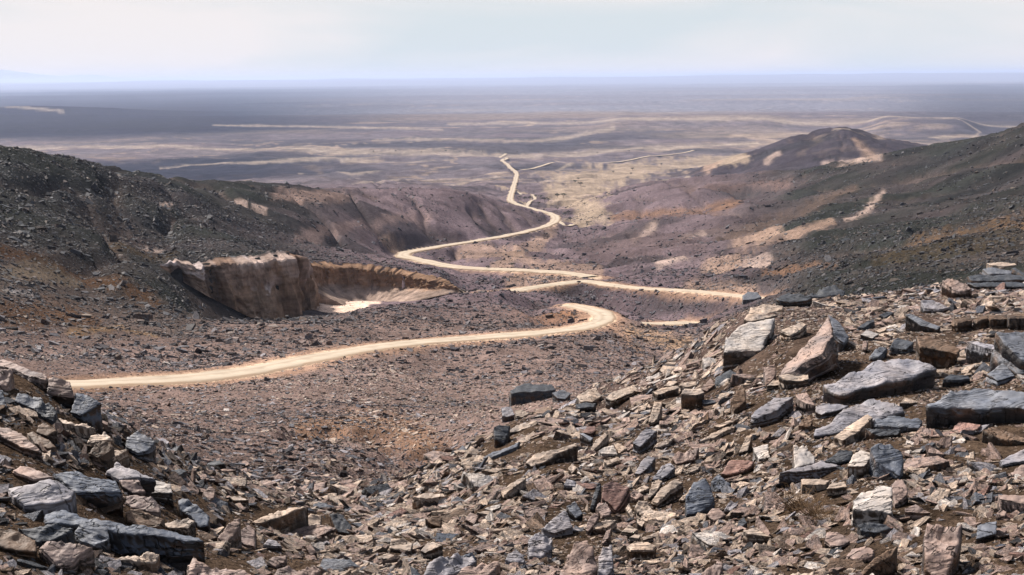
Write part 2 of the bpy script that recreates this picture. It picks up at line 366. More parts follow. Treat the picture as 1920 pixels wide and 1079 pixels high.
    # bands of sand on the plain
    for pts in ([(0,277,5),(250,277,3),(330,275,3),(700,284,6),(1000,288,5),(1250,279,5),(1420,268,4)],
                [(300,312,1.5),(480,304,2.5),(640,297,2.5),(880,293,2)], [(700,262,3),(850,262,4),(1000,266,6),(1080,255,6),(1150,245,4)],
                [(840,237,2),(1100,235,3),(1400,235,3.5),(1700,237,3),(1920,238,2)], [(1790,240,1),(1838,251,1.5),(1815,262,1.5),(1740,270,1)],
                [(0,222,1),(120,224,1.5)], [(400,240,2),(560,241,2),(830,245,2)],
                [(640,300,2),(800,302,1),(850,299,2)], [(560,320,2),(660,328,2),(760,318,2)], [(650,347,2),(780,333,3),(950,327,1.5)], [(820,345,1.5),(960,330,2)],
                [(990,330,1.5),(1080,305,2),(1040,298,1)], [(980,343,1),(1100,336,1.5),(1200,333,1)], [(1200,345,2),(1290,330,4)], [(1740,257,1),(1770,258,4),(1800,258,1)]):
        pa([(a, b, c_ * 0.60) for a, b, c_ in pts], (0.25, 0.22, 0.195), 0.62, (950, 30000), 1.0)
    pa([(930,350,1),(1000,360,1.2),(990,385,1.2),(975,378,1)], SAND, 0.9, (700, 1400), 0.3)
    # scars on the right
    for p, q in (([(1190,452,5),(1225,418,6)], PALE), ([(1272,446,3),(1318,430,5)], PALE), ([(1235,492,7),(1295,478,7)], PALE), ([(1395,483,4),(1440,476,6)], PALE),
                 ([(1585,408,3),(1620,392,6),(1655,360,4)], PALE), ([(1548,303,4),(1645,292,6)], PALE), ([(1438,302,4),(1458,290,5)], PALE), ([(1325,316,6),(1362,288,4)], TAN),
                 ([(1600,262,4),(1630,285,8)], TAN), ([(1390,455,14),(1450,432,12)], TAN), ([(1330,500,10),(1380,485,10)], TAN), ([(1480,440,5),(1560,415,5)], TAN),
                 ([(1150,407,5),(1250,398,6),(1385,377,5)], BROWN), ([(1680,448,6),(1790,430,9),(1920,410,11)], (0.085, 0.058, 0.038)), ([(1440,500,6),(1560,490,6)], BROWN),
                 ([(1300,540,13),(1395,540,14)], TAN), ([(1350,440,8),(1480,400,8),(1600,350,6)], (0.07, 0.055, 0.05)), ([(1100,470,16),(1200,455,20),(1300,450,16)], (0.075, 0.060, 0.066)),
                 ([(1290,350,5),(1480,345,8)], (0.10, 0.075, 0.075)), ([(1640,480,10),(1900,440,14)], (0.045, 0.037, 0.027))):
        pa(p, q, 0.8, (60, 1300), 0.9)
    # left hill
    pa([(212,422,3.5),(250,433,4.5),(302,451,3)], PALE, 1.0, (60, 500), 0.3)
    pa([(440,362,2),(458,371,4)], PALE, .9, (60, 600)); pa([(472,377,2),(496,388,4)], PALE, .9, (60, 600)); pa([(300,366,2),(322,373,2)], PALE, .8, (60, 600))
    pa([(0,468,8),(60,478,8),(130,505,10),(220,530,12),(290,560,10)], (0.075, 0.046, 0.030), 0.85, (60, 300), 0.8)
    pa([(20,500,14),(90,505,16),(140,520,8)], (0.13, 0.11, 0.092), 0.9, (60, 300), 0.7)
    pa([(10,540,2.5),(60,550,3)], (0.2, 0.2, 0.22), 0.8, (60, 300))
    pa([(0,585,22),(120,590,20),(180,600,8)], (0.075, 0.046, 0.030), 0.8, (60, 300), 0.8)
    pa([(150,420,5),(230,440,6),(330,480,6)], (0.06, 0.045, 0.03), 0.6, (60, 400), 0.9)
    pa([(520,360,8),(640,370,10)], (0.20, 0.15, 0.14), 0.6, (60, 600), 0.9)
    pa([(720,440,6),(745,452,8)], TAN, 0.7, (60, 600), 0.8); pa([(560,440,8),(800,400,10)], (0.17, 0.13, 0.13), .5, (60, 600), .9)
    pa([(575,560,12),(640,555,14),(700,562,10),(650,578,10),(590,582,12)], (0.46, 0.37, 0.33), 0.95, (178, 235), 0.4)
    pa([(850,547,3),(905,542,3)], SAND, 0.9, (150, 260))
    pa([(130,625,5),(220,612,6),(290,632,5)], (0.20, 0.14, 0.09), 0.8, (70, 130), 0.8)
    # red bank in the slope and bare strips beside the gully
    pa([(560,800,16),(660,790,20),(760,800,22),(825,835,18),(800,865,12)], (0.165, 0.108, 0.078), 0.85, (18, 80), 0.8)
    pa([(1180,620,8),(1280,650,14),(1340,680,10)], (0.30, 0.215, 0.155), 0.8, (70, 210), 0.8)
    pa([(1150,610,7),(1200,660,7)], (0.24, 0.165, 0.125), 0.7, (70, 180), 0.8)
    # cut banks and verges of the track
    v = ok * (1 - sstep(1.5, 2.6, rd + 0.6 * fbm(x, y, 3, 3, 61)))
    mixc((0.24, 0.165, 0.128), v * 0.75 * (1 - sstep(240, 330, d)))
    mixc((0.40, 0.325, 0.26), ok * (1 - sstep(0.9, 1.25, rd + 0.25 * fbm(x, y, 2, 3, 62))))
    c *= (1 + 0.16 * n1 + 0.10 * fbm(x, y, 3, 3, 29))[..., None]
    c *= 0.60
    return np.clip(c, 0.01, 0.9)

def new_mat(name):
    m = bpy.data.materials.new(name); m.use_nodes = True; t = m.node_tree; t.nodes.clear()
    out = N(t, 'ShaderNodeOutputMaterial'); p = N(t, 'ShaderNodeBsdfPrincipled'); t.links.new(p.outputs[0], out.inputs[0])
    p.inputs['Roughness'].default_value = 1.0; p.inputs['Specular IOR Level'].default_value = 0.0
    return m, t, p
def L(t, a, b): t.links.new(a, b)
def mulc(t, a, b, fac=1.0):
    m = N(t, 'ShaderNodeMix', data_type='RGBA', blend_type='MULTIPLY'); m.inputs[0].default_value = fac
    L(t, a, m.inputs[6]); L(t, b, m.inputs[7]); return m.outputs[2]
def ramp(t, fac, *st):
    r = N(t, 'ShaderNodeValToRGB'); e = r.color_ramp.elements
    while len(e) < len(st): e.new(0.5)
    for i, (p, c) in enumerate(st): e[i].position = p; e[i].color = (c + (1,)) if isinstance(c, tuple) else (c, c, c, 1)
    L(t, fac, r.inputs[0]); return r.outputs[0]
def ground_material(name, k1=1.0):
    m, t, p = new_mat(name)
    at = N(t, 'ShaderNodeAttribute', attribute_name='ground_col'); g = N(t, 'ShaderNodeNewGeometry')
    n1 = N(t, 'ShaderNodeTexNoise', inp={'Scale': 0.045, 'Detail': 13.0, 'Roughness': 0.72}); L(t, g.outputs['Position'], n1.inputs['Vector'])
    n2 = N(t, 'ShaderNodeTexNoise', inp={'Scale': 1.3, 'Detail': 8.0, 'Roughness': 0.75}); L(t, g.outputs['Position'], n2.inputs['Vector'])
    v = N(t, 'ShaderNodeTexVoronoi', inp={'Scale': 0.9, 'Detail': 3.0, 'Roughness': 0.7, 'Lacunarity': 3.0}); L(t, g.outputs['Position'], v.inputs['Vector'])
    c = mulc(t, at.outputs['Color'], ramp(t, n1.outputs[0], (0.30, 0.45), (0.52, 1.0), (0.72, 1.55)))
    c = mulc(t, c, ramp(t, n2.outputs[0], (0.33, 0.50), (0.50, 1.0), (0.68, 1.40)))
    c = mulc(t, c, ramp(t, v.outputs['Color'], (0.15, (0.62, 0.64, 0.70)), (0.5, 1.0), (0.9, (1.3, 1.22, 1.15))))
    b = N(t, 'ShaderNodeBump', inp={'Strength': 0.9, 'Distance': 0.5}); L(t, n1.outputs[0], b.inputs['Height'])
    b2 = N(t, 'ShaderNodeBump', inp={'Strength': 0.7, 'Distance': 0.10}); L(t, n2.outputs[0], b2.inputs['Height']); L(t, b.outputs[0], b2.inputs['Normal'])
    n3 = N(t, 'ShaderNodeTexNoise', inp={'Scale': 28.0, 'Detail': 5.0, 'Roughness': 0.7}); L(t, g.outputs['Position'], n3.inputs['Vector'])
    v3 = N(t, 'ShaderNodeTexVoronoi', inp={'Scale': 26.0, 'Detail': 2.0, 'Roughness': 0.6, 'Lacunarity': 2.7}); L(t, g.outputs['Position'], v3.inputs['Vector'])
    c = mulc(t, c, ramp(t, v3.outputs['Color'], (0.1, (0.42, 0.44, 0.48)), (0.5, (0.80, 0.80, 0.80)), (0.75, (1.05, 1.03, 1.0)), (0.95, (1.75, 1.70, 1.62))), 0.9); c = mulc(t, c, ramp(t, n3.outputs[0], (0.35, 0.65), (0.6, 1.15))); L(t, c, p.inputs['Base Color'])
    bv = N(t, 'ShaderNodeBump', inp={'Strength': 0.8, 'Distance': 0.015}); bv.invert = True; L(t, v3.outputs['Distance'], bv.inputs['Height']); L(t, b2.outputs[0], bv.inputs['Normal']); b2 = bv
    b3 = N(t, 'ShaderNodeBump', inp={'Strength': 0.6, 'Distance': 0.012}); L(t, n3.outputs[0], b3.inputs['Height']); L(t, b2.outputs[0], b3.inputs['Normal'])
    L(t, b3.outputs[0], p.inputs['Normal'])
    return m
M_GROUND = ground_material('stony_ground')

def link(o, parent=None):
    scene.collection.objects.link(o)
    if parent is not None: o.parent = parent
    return o
def grid_mesh(name, X, Y, Z, C, mat, flip=False, smooth=True):
    a, b = X.shape
    me = bpy.data.meshes.new(name)
    v = np.stack([X, Y, Z], -1).reshape(-1, 3).astype(np.float32)
    i = np.arange(a * b).reshape(a, b)
    f = np.stack([i[:-1, :-1], i[1:, :-1], i[1:, 1:], i[:-1, 1:]], -1).reshape(-1, 4)
    if flip: f = f[:, ::-1]
    me.vertices.add(len(v)); me.vertices.foreach_set('co', v.ravel())
    me.loops.add(f.size); me.loops.foreach_set('vertex_index', f.ravel().astype(np.int32))
    me.polygons.add(len(f)); me.polygons.foreach_set('loop_start', np.arange(0, f.size, 4, dtype=np.int32))
    me.polygons.foreach_set('use_smooth', np.full(len(f), smooth))
    me.update(calc_edges=True)
    if C is not None:
        at = me.attributes.new('ground_col', 'FLOAT_COLOR', 'POINT')
        at.data.foreach_set('color', np.c_[C.reshape(-1, 3), np.ones(a * b)].astype(np.float32).ravel())
    me.materials.append(mat)
    return me
def tag(o, label=None, cat=None, group=None, kind=None):
    if label: o['label'] = label
    if cat: o['category'] = cat
    if group: o['group'] = group
    if kind: o['kind'] = kind
    return o

# the whole round of land: fine in front, coarse behind the standing point
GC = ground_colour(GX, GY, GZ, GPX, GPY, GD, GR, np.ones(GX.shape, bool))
az_out = np.linspace(AZF, 2 * math.pi - AZF, 150)
azm = np.where(az_out > math.pi, az_out - 2 * math.pi, az_out)
ld_out = ld_all[::4]; ld_out = np.r_[ld_out[:-1], ld_all[-1]] if ld_out[-1] != ld_all[-1] else ld_out
A, LL = np.meshgrid(azm, ld_out, indexing='ij')
ox, oy, oz, opx, opy, od, ord_ = heights(A, LL)
# behind, pass smoothly from the right-hand profile to the left-hand one
t_ = ((az_out - AZF) / (2 * math.pi - 2 * AZF))[:, None]; s_ = t_ * t_ * (3 - 2 * t_)
zR = np.interp(ld_out, ld_all, GZ[-1])[None]; zL = np.interp(ld_out, ld_all, GZ[0])[None]
oz = zR * (1 - s_) + zL * s_ + sstep(0.0, 0.05, t_) * (1 - sstep(0.95, 1.0, t_)) * fbm(ox, oy, 60, 5, 4) * np.minimum(np.exp(LL) * 0.03, 12)
cR = np.stack([np.interp(ld_out, ld_all, GC[-1, :, k]) for k in range(3)], -1)[None]; cL = np.stack([np.interp(ld_out, ld_all, GC[0, :, k]) for k in range(3)], -1)[None]
OC = cR * (1 - s_[..., None]) + cL * s_[..., None]
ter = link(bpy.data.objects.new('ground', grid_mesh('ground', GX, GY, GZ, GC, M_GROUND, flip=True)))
tag(ter, kind='structure')
gx = link(bpy.data.objects.new('terrain', grid_mesh('terrain', ox, oy, oz, OC, M_GROUND, flip=True)))
tag(gx, kind='structure')
# the patch under the standing point
ring = [(GX[i, 0], GY[i, 0], GZ[i, 0]) for i in range(0, len(az_in), 30)] + [(GX[-1, 0], GY[-1, 0], GZ[-1, 0])] + [(ox[i, 0], oy[i, 0], oz[i, 0]) for i in range(1, len(az_out) - 1, 6)]
me = bpy.data.meshes.new('ledge'); me.from_pydata([(0, 0, -1.66)] + ring, [], [(0, (i + 1) % len(ring) + 1, i + 1) for i in range(len(ring))])
at = me.attributes.new('ground_col', 'FLOAT_COLOR', 'POINT'); at.data.foreach_set('color', np.tile([0.2, 0.135, 0.1, 1.0], len(ring) + 1).astype(np.float32))
me.materials.append(M_GROUND); tag(link(bpy.data.objects.new('ground', me)), kind='structure')

# ranges far beyond the plain, haze painted in as a pale blue colour
def far_hills():
    a = np.linspace(math.radians(-60), math.radians(60), 900); r = np.linspace(50000, 62000, 14); A_2, R_2 = np.meshgrid(a, r, indexing='ij')
    fpx = 960 + F * np.tan(A_2)
    hh = np.interp(fpx, (-2400, -900, -200, 0, 60, 130, 190, 260, 330, 420, 500, 620, 900, 1500, 1900, 3000, 5000), (500, 620, 700, 640, 480, 270, 340, 190, 230, 130, 90, 70, 130, 170, 190, 330, 420))
    X_, Y_ = np.sin(A_2) * R_2, np.cos(A_2) * R_2
    prof = np.sin(np.pi * (R_2 - 50000) / 12000) ** 0.8
    Z_ = -140 + (hh + 110) * prof * (0.82 + 0.30 * fbm(X_, Y_, 5200, 5, 31))
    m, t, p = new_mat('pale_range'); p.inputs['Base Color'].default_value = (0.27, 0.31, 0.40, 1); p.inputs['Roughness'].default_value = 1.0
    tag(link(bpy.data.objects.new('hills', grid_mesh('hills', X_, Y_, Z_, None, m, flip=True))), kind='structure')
far_hills()

# ------------------------------------------------------------------ the track
def road_material():
    m, t, p = new_mat('dusty_track')
    uv = N(t, 'ShaderNodeAttribute', attribute_name='across'); g = N(t, 'ShaderNodeNewGeometry')
    n = N(t, 'ShaderNodeTexNoise', inp={'Scale': 0.5, 'Detail': 9.0, 'Roughness': 0.65}); L(t, g.outputs['Position'], n.inputs['Vector'])
    w = N(t, 'ShaderNodeMath', operation='MULTIPLY_ADD', inp={1: 0.35}); L(t, n.outputs[0], w.inputs[0]); L(t, uv.outputs['Fac'], w.inputs[2])
    base = ramp(t, w.outputs[0], (0.14, (0.24, 0.175, 0.125)), (0.30, (0.335, 0.28, 0.22)), (0.42, (0.385, 0.325, 0.26)), (0.56, (0.30, 0.245, 0.19)), (0.72, (0.385, 0.325, 0.26)), (0.92, (0.335, 0.28, 0.22)), (1.06, (0.24, 0.175, 0.125)))
    L(t, mulc(t, base, ramp(t, n.outputs[0], (0.3, 0.82), (0.7, 1.12))), p.inputs['Base Color'])
    b = N(t, 'ShaderNodeBump', inp={'Strength': 0.5, 'Distance': 0.08}); L(t, n.outputs[0], b.inputs['Height']); L(t, b.outputs[0], p.inputs['Normal'])
    p.inputs['Roughness'].default_value = 0.95
    return m
M_ROAD = road_material()
def ribbon(name, pth, hw, lift, mat, k=9, seed=0):
    tg = np.gradient(pth[:, :2], axis=0); tg /= np.linalg.norm(tg, axis=1)[:, None] + 1e-9; nr = np.c_[tg[:, 1], -tg[:, 0]]
    s = np.r_[0, np.cumsum(np.linalg.norm(np.diff(pth, axis=0), axis=1))]
    u = np.linspace(-1, 1, k)
    wl = hw * (1 + 0.26 * vnoise(s / 9, s * 0 + seed, 5) + 0.12 * vnoise(s / 2, s * 0, 6)); wr = hw * (1 + 0.26 * vnoise(s / 7, s * 0 + 9 + seed, 7) + 0.08 * vnoise(s / 2.3, s * 0, 8))
    off = np.where(u[None] < 0, u[None] * wl[:, None], u[None] * wr[:, None])
    X = pth[:, 0:1] + nr[:, 0:1] * off; Y = pth[:, 1:2] + nr[:, 1:2] * off
    Z = pth[:, 2:3] + lift + 0.03 * np.cos(u * 9)[None] * (hw / 2) - 0.10 * (np.abs(u)[None] ** 6) * hw / 2
    me = grid_mesh(name, X, Y, Z, None, mat)
    at = me.attributes.new('across', 'FLOAT', 'POINT'); at.data.foreach_set('value', np.tile((u + 1) / 2 * 0.9, len(pth)).astype(np.float32))
    return tag(link(bpy.data.objects.new(name, me)), kind='structure')
for i, (pth, hw, bk) in enumerate(ROADS): ribbon('road', pth, hw, 0.07 + 0.0006 * np.hypot(pth[:, 0:1], pth[:, 1:2]) if i == 2 else 0.08, M_ROAD, 9, i)

def draped(pts, hw, name='track'):
    q = densify([(a, b, 0) for a, b in pts], 8); ds = [hit(a, b) for a, b, _ in q]; ok = [i for i, v in enumerate(ds) if v]; w = P(q[ok, 0], q[ok, 1], np.array([ds[i] for i in ok]))
    dd_ = np.array([ds[i] for i in ok]); tt_ = np.linspace(0, 1, len(dd_)); dd_ = np.exp(np.polyval(np.polyfit(tt_, np.log(dd_), 2), tt_))
    w = P(q[ok, 0], q[ok, 1], dd_); w[:, 2] = ground_at(w[:, 0], w[:, 1])
    for _ in range(6): w[1:-1, 2] = np.maximum(w[1:-1, 2], (w[:-2, 2] + 2 * w[1:-1, 2] + w[2:, 2]) / 4)
    ribbon(name, w, hw, 0.0004 * dd_[:, None], M_ROAD, 7, 3)
draped([(958,317),(990,316),(1030,314),(1060,308),(1110,303),(1180,297),(1240,292),(1300,290)], 2.6)
draped([(943,302),(950,298),(938,295),(948,292)], 2.4)
draped([(984,389),(992,380),(1003,372),(985,366),(968,358)], 1.4)
draped([(1043,412),(1052,420),(1065,424),(1085,424)], 1.4)

# ------------------------------------------------------------------ the canyon wall: fluted earth buttresses
def cliff_material():
    m, t, p = new_mat('fluted_earth')
    at = N(t, 'ShaderNodeAttribute', attribute_name='ground_col'); g = N(t, 'ShaderNodeNewGeometry')
    mp = N(t, 'ShaderNodeMapping'); mp.inputs['Scale'].default_value = (1, 1, 0.35); L(t, g.outputs['Position'], mp.inputs[0])
    n = N(t, 'ShaderNodeTexNoise', inp={'Scale': 0.6, 'Detail': 9.0, 'Roughness': 0.7}); L(t, mp.outputs[0], n.inputs['Vector'])
    mp2 = N(t, 'ShaderNodeMapping'); mp2.inputs['Scale'].default_value = (0.1, 0.1, 1.6); L(t, g.outputs['Position'], mp2.inputs[0])
    n2 = N(t, 'ShaderNodeTexNoise', inp={'Scale': 1.0, 'Detail': 6.0, 'Roughness': 0.6}); L(t, mp2.outputs[0], n2.inputs['Vector'])
    c = mulc(t, at.outputs['Color'], ramp(t, n.outputs[0], (0.3, 0.55), (0.52, 1.0), (0.72, 1.4)))
    c = mulc(t, c, ramp(t, n2.outputs[0], (0.35, 0.75), (0.65, 1.2))); L(t, c, p.inputs['Base Color'])
    b = N(t, 'ShaderNodeBump', inp={'Strength': 0.8, 'Distance': 0.5}); L(t, n.outputs[0], b.inputs['Height']); L(t, b.outputs[0], p.inputs['Normal'])
    return m
sN, tN = 620, 46
ks = np.linspace(0, len(CLIFF) - 1, sN); cl = np.stack([np.interp(ks, np.arange(len(CLIFF)), CLIFF[:, j]) for j in range(4)], -1)
topP = P(cl[:, 0], cl[:, 2], cl[:, 1]); botP = P(cl[:, 0], cl[:, 3], cl[:, 1])
base2 = topP[:, :2]; tg = np.gradient(base2, axis=0); tg /= np.linalg.norm(tg, axis=1)[:, None]; nr = np.c_[tg[:, 1], -tg[:, 0]]
for _ in range(12): nr[1:-1] = (nr[:-2] + nr[1:-1] + nr[2:]) / 3
arc = np.r_[0, np.cumsum(np.linalg.norm(np.diff(base2, axis=0), axis=1))]
T = np.linspace(-0.12, 1.0, tN)[None]                # 0 foot .. 1 rim
S = arc[:, None] + 0 * T
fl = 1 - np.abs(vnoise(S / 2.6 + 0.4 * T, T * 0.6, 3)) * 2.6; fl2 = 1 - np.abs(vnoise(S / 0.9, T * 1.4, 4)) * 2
out = 0.7 + ((1.25 * np.clip(fl, -1, 1) + 0.4 * fl2) * np.where(cl[:, 0][:, None] > 564, np.clip(T * 1.6 - 0.5, 0, 1), 1)) * (1 - 0.55 * T) + (1 - T) ** 2 * 1.3 + 0.25 * fbm(S, T * 8, 0.8, 3, 6)
out = out + (cl[:, 0][:, None] > 564) * np.clip(0.42 - T, 0, 1) ** 1.3 * 16 + 0.9 * fbm(S, T * 6, 2.6, 5, 66, 0.65)
out = out * (1 - sstep(0.86, 1.0, T)) - sstep(0.9, 1.0, T) * 1.2
rag = vnoise(arc / 2.2, arc * 0, 12) * 0.12 + vnoise(arc / 0.5, arc * 0, 13) * 0.22 + vnoise(arc / 14, arc * 0, 14) * 0.15
zz = botP[:, 2:3] + (topP[:, 2:3] - botP[:, 2:3]) * T + rag[:, None] * T + 0.15
fade = (sstep(0, 6, arc) * (1 - sstep(arc[-1] - 6, arc[-1], arc)))[:, None]
X = base2[:, 0:1] + nr[:, 0:1] * out * fade; Y = base2[:, 1:2] + nr[:, 1:2] * out * fade
cpx = cl[:, 0][:, None] + 0 * T
cc = np.empty(X.shape + (3,)); cc[:] = (0.27, 0.185, 0.135)
def mc(col, k): cc[:] = cc + (np.array(col) - cc) * np.clip(k, 0, 1)[..., None]
mc((0.55, 0.46, 0.44), sstep(0.55, 0.66, T + 0.6 * fbm(S, T * 9, 2.4, 4, 15)) * (cpx < 562) * (0.35 + 1.1 * sstep(-0.1, 0.3, fbm(S, T * 3, 4, 3, 16))))
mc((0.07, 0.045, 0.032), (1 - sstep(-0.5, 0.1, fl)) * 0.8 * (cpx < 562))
mc((0.21, 0.125, 0.08), sstep(0, .3, fbm(S, T * 8, 5, 3, 44)) * 0.6)
mc((0.19, 0.118, 0.078), (cpx >= 564) * 0.85); mc((0.24, 0.18, 0.15), (cpx >= 564) * (1 - sstep(0.28, 0.5, T + 0.12 * fbm(S, T * 9, 3, 3, 17))) * 0.95)
cc *= (1 + 0.45 * fbm(S, T * 9, 1.2, 4, 71))[..., None]
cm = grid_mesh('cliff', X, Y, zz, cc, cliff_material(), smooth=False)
tag(link(bpy.data.objects.new('cliff', cm)), kind='structure')

# ------------------------------------------------------------------ slate
def slate_material(name, instanced):
    m, t, p = new_mat(name)
    if instanced:
        src = N(t, 'ShaderNodeAttribute', attribute_name='tint', attribute_type='INSTANCER').outputs['Color']
    else:
        src = N(t, 'ShaderNodeObjectInfo').outputs['Color']
    tc = N(t, 'ShaderNodeTexCoord'); oi = N(t, 'ShaderNodeObjectInfo')
    ad = N(t, 'ShaderNodeVectorMath', operation='MULTIPLY_ADD'); ad.inputs[1].default_value = (1, 1, 1)
    cv = N(t, 'ShaderNodeCombineXYZ'); mu = N(t, 'ShaderNodeMath', operation='MULTIPLY', inp={1: 37.0}); L(t, oi.outputs['Random'], mu.inputs[0])
    for i in range(3): L(t, mu.outputs[0], cv.inputs[i])
    L(t, tc.outputs['Object'], ad.inputs[0]); L(t, cv.outputs[0], ad.inputs[2])
    k = 1.0 if instanced else 1.0
    n1 = N(t, 'ShaderNodeTexNoise', inp={'Scale': 4.5 * k, 'Detail': 7.0, 'Roughness': 0.65, 'Distortion': 0.3}); L(t, ad.outputs[0], n1.inputs['Vector'])
    mp = N(t, 'ShaderNodeMapping'); mp.inputs['Scale'].default_value = (2.0, 2.0, 26.0); L(t, ad.outputs[0], mp.inputs[0])
    n2 = N(t, 'ShaderNodeTexNoise', inp={'Scale': 1.6, 'Detail': 6.0, 'Roughness': 0.6, 'Distortion': 0.5}); L(t, mp.outputs[0], n2.inputs['Vector'])
    n3 = N(t, 'ShaderNodeTexNoise', inp={'Scale': 22.0, 'Detail': 6.0, 'Roughness': 0.7}); L(t, ad.outputs[0], n3.inputs['Vector'])
    c = mulc(t, src, ramp(t, n1.outputs[0], (0.32, (0.42, 0.46, 0.54)), (0.46, (0.88, 0.90, 0.93)), (0.62, (1.08, 1.04, 1.0)), (0.75, (1.35, 1.22, 1.10))))
    c = mulc(t, c, ramp(t, n3.outputs[0], (0.30, 0.70), (0.55, 1.0), (0.72, 1.25)))
    c = mulc(t, c, ramp(t, n2.outputs[0], (0.35, 0.80), (0.60, 1.12)))
    mp4 = N(t, 'ShaderNodeMapping'); mp4.inputs['Scale'].default_value = (1.0, 2.6, 1.0); L(t, ad.outputs[0], mp4.inputs[0])
    n4 = N(t, 'ShaderNodeTexNoise', inp={'Scale': 1.9, 'Detail': 4.0, 'Roughness': 0.6, 'Distortion': 0.6}); L(t, mp4.outputs[0], n4.inputs['Vector'])
    crk = ramp(t, n4.outputs[0], (0.40, 1.0), (0.435, 1.0), (0.44, 0.0), (0.445, 0.8), (0.53, 1.0), (0.535, 0.0), (0.54, 0.7), (0.62, 1.0), (0.625, 0.1), (0.63, 0.9))
    c = mulc(t, c, crk, 0.55)
    # side faces darkened: shade painted in along with desert varnish and iron stain
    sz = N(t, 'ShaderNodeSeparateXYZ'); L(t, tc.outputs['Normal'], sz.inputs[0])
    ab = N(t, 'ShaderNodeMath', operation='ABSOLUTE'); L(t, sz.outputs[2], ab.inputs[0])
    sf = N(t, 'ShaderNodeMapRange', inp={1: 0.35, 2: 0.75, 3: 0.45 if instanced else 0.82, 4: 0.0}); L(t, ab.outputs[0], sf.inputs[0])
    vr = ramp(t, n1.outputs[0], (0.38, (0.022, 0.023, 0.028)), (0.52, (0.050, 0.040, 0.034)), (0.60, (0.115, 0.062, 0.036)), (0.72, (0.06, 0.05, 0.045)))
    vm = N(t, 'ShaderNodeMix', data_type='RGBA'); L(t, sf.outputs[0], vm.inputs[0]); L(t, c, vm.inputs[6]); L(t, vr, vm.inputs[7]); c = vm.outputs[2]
    L(t, c, p.inputs['Base Color'])
    p.inputs['Roughness'].default_value = 0.62; p.inputs['Specular IOR Level'].default_value = 0.12 if instanced else 0.28
    b0 = N(t, 'ShaderNodeBump', inp={'Strength': 1.0, 'Distance': 0.025}); L(t, crk, b0.inputs['Height'])
    b = N(t, 'ShaderNodeBump', inp={'Strength': 0.9, 'Distance': 0.02}); L(t, n2.outputs[0], b.inputs['Height']); L(t, b0.outputs[0], b.inputs['Normal'])
    b2 = N(t, 'ShaderNodeBump', inp={'Strength': 0.25, 'Distance': 0.015}); L(t, n1.outputs[0], b2.inputs['Height']); L(t, b.outputs[0], b2.inputs['Normal'])
    b3 = N(t, 'ShaderNodeBump', inp={'Strength': 0.55, 'Distance': 0.006}); L(t, n3.outputs[0], b3.inputs['Height']); L(t, b2.outputs[0], b3.inputs['Normal'])
    L(t, b3.outputs[0], p.inputs['Normal'])
    return m
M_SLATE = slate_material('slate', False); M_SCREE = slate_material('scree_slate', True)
COLX = {'P': (0.47, 0.365, 0.29), 'T': (0.33, 0.235, 0.20), 'K': (0.060, 0.066, 0.080), 'G': (0.165, 0.175, 0.205), 'L': (0.30, 0.28, 0.30),
       'B': (0.165, 0.105, 0.070), 'R': (0.30, 0.175, 0.145), 'U': (0.100, 0.115, 0.150), 'W': (0.52, 0.46, 0.42)}
COL = {k: tuple(x * 0.80 for x in v) for k, v in COLX.items()}
CNAME = {'P': 'cream', 'T': 'pinkish tan', 'K': 'black', 'G': 'blue-grey', 'L': 'lilac-grey', 'B': 'brown', 'R': 'reddish', 'U': 'slate-blue', 'W': 'whitish'}

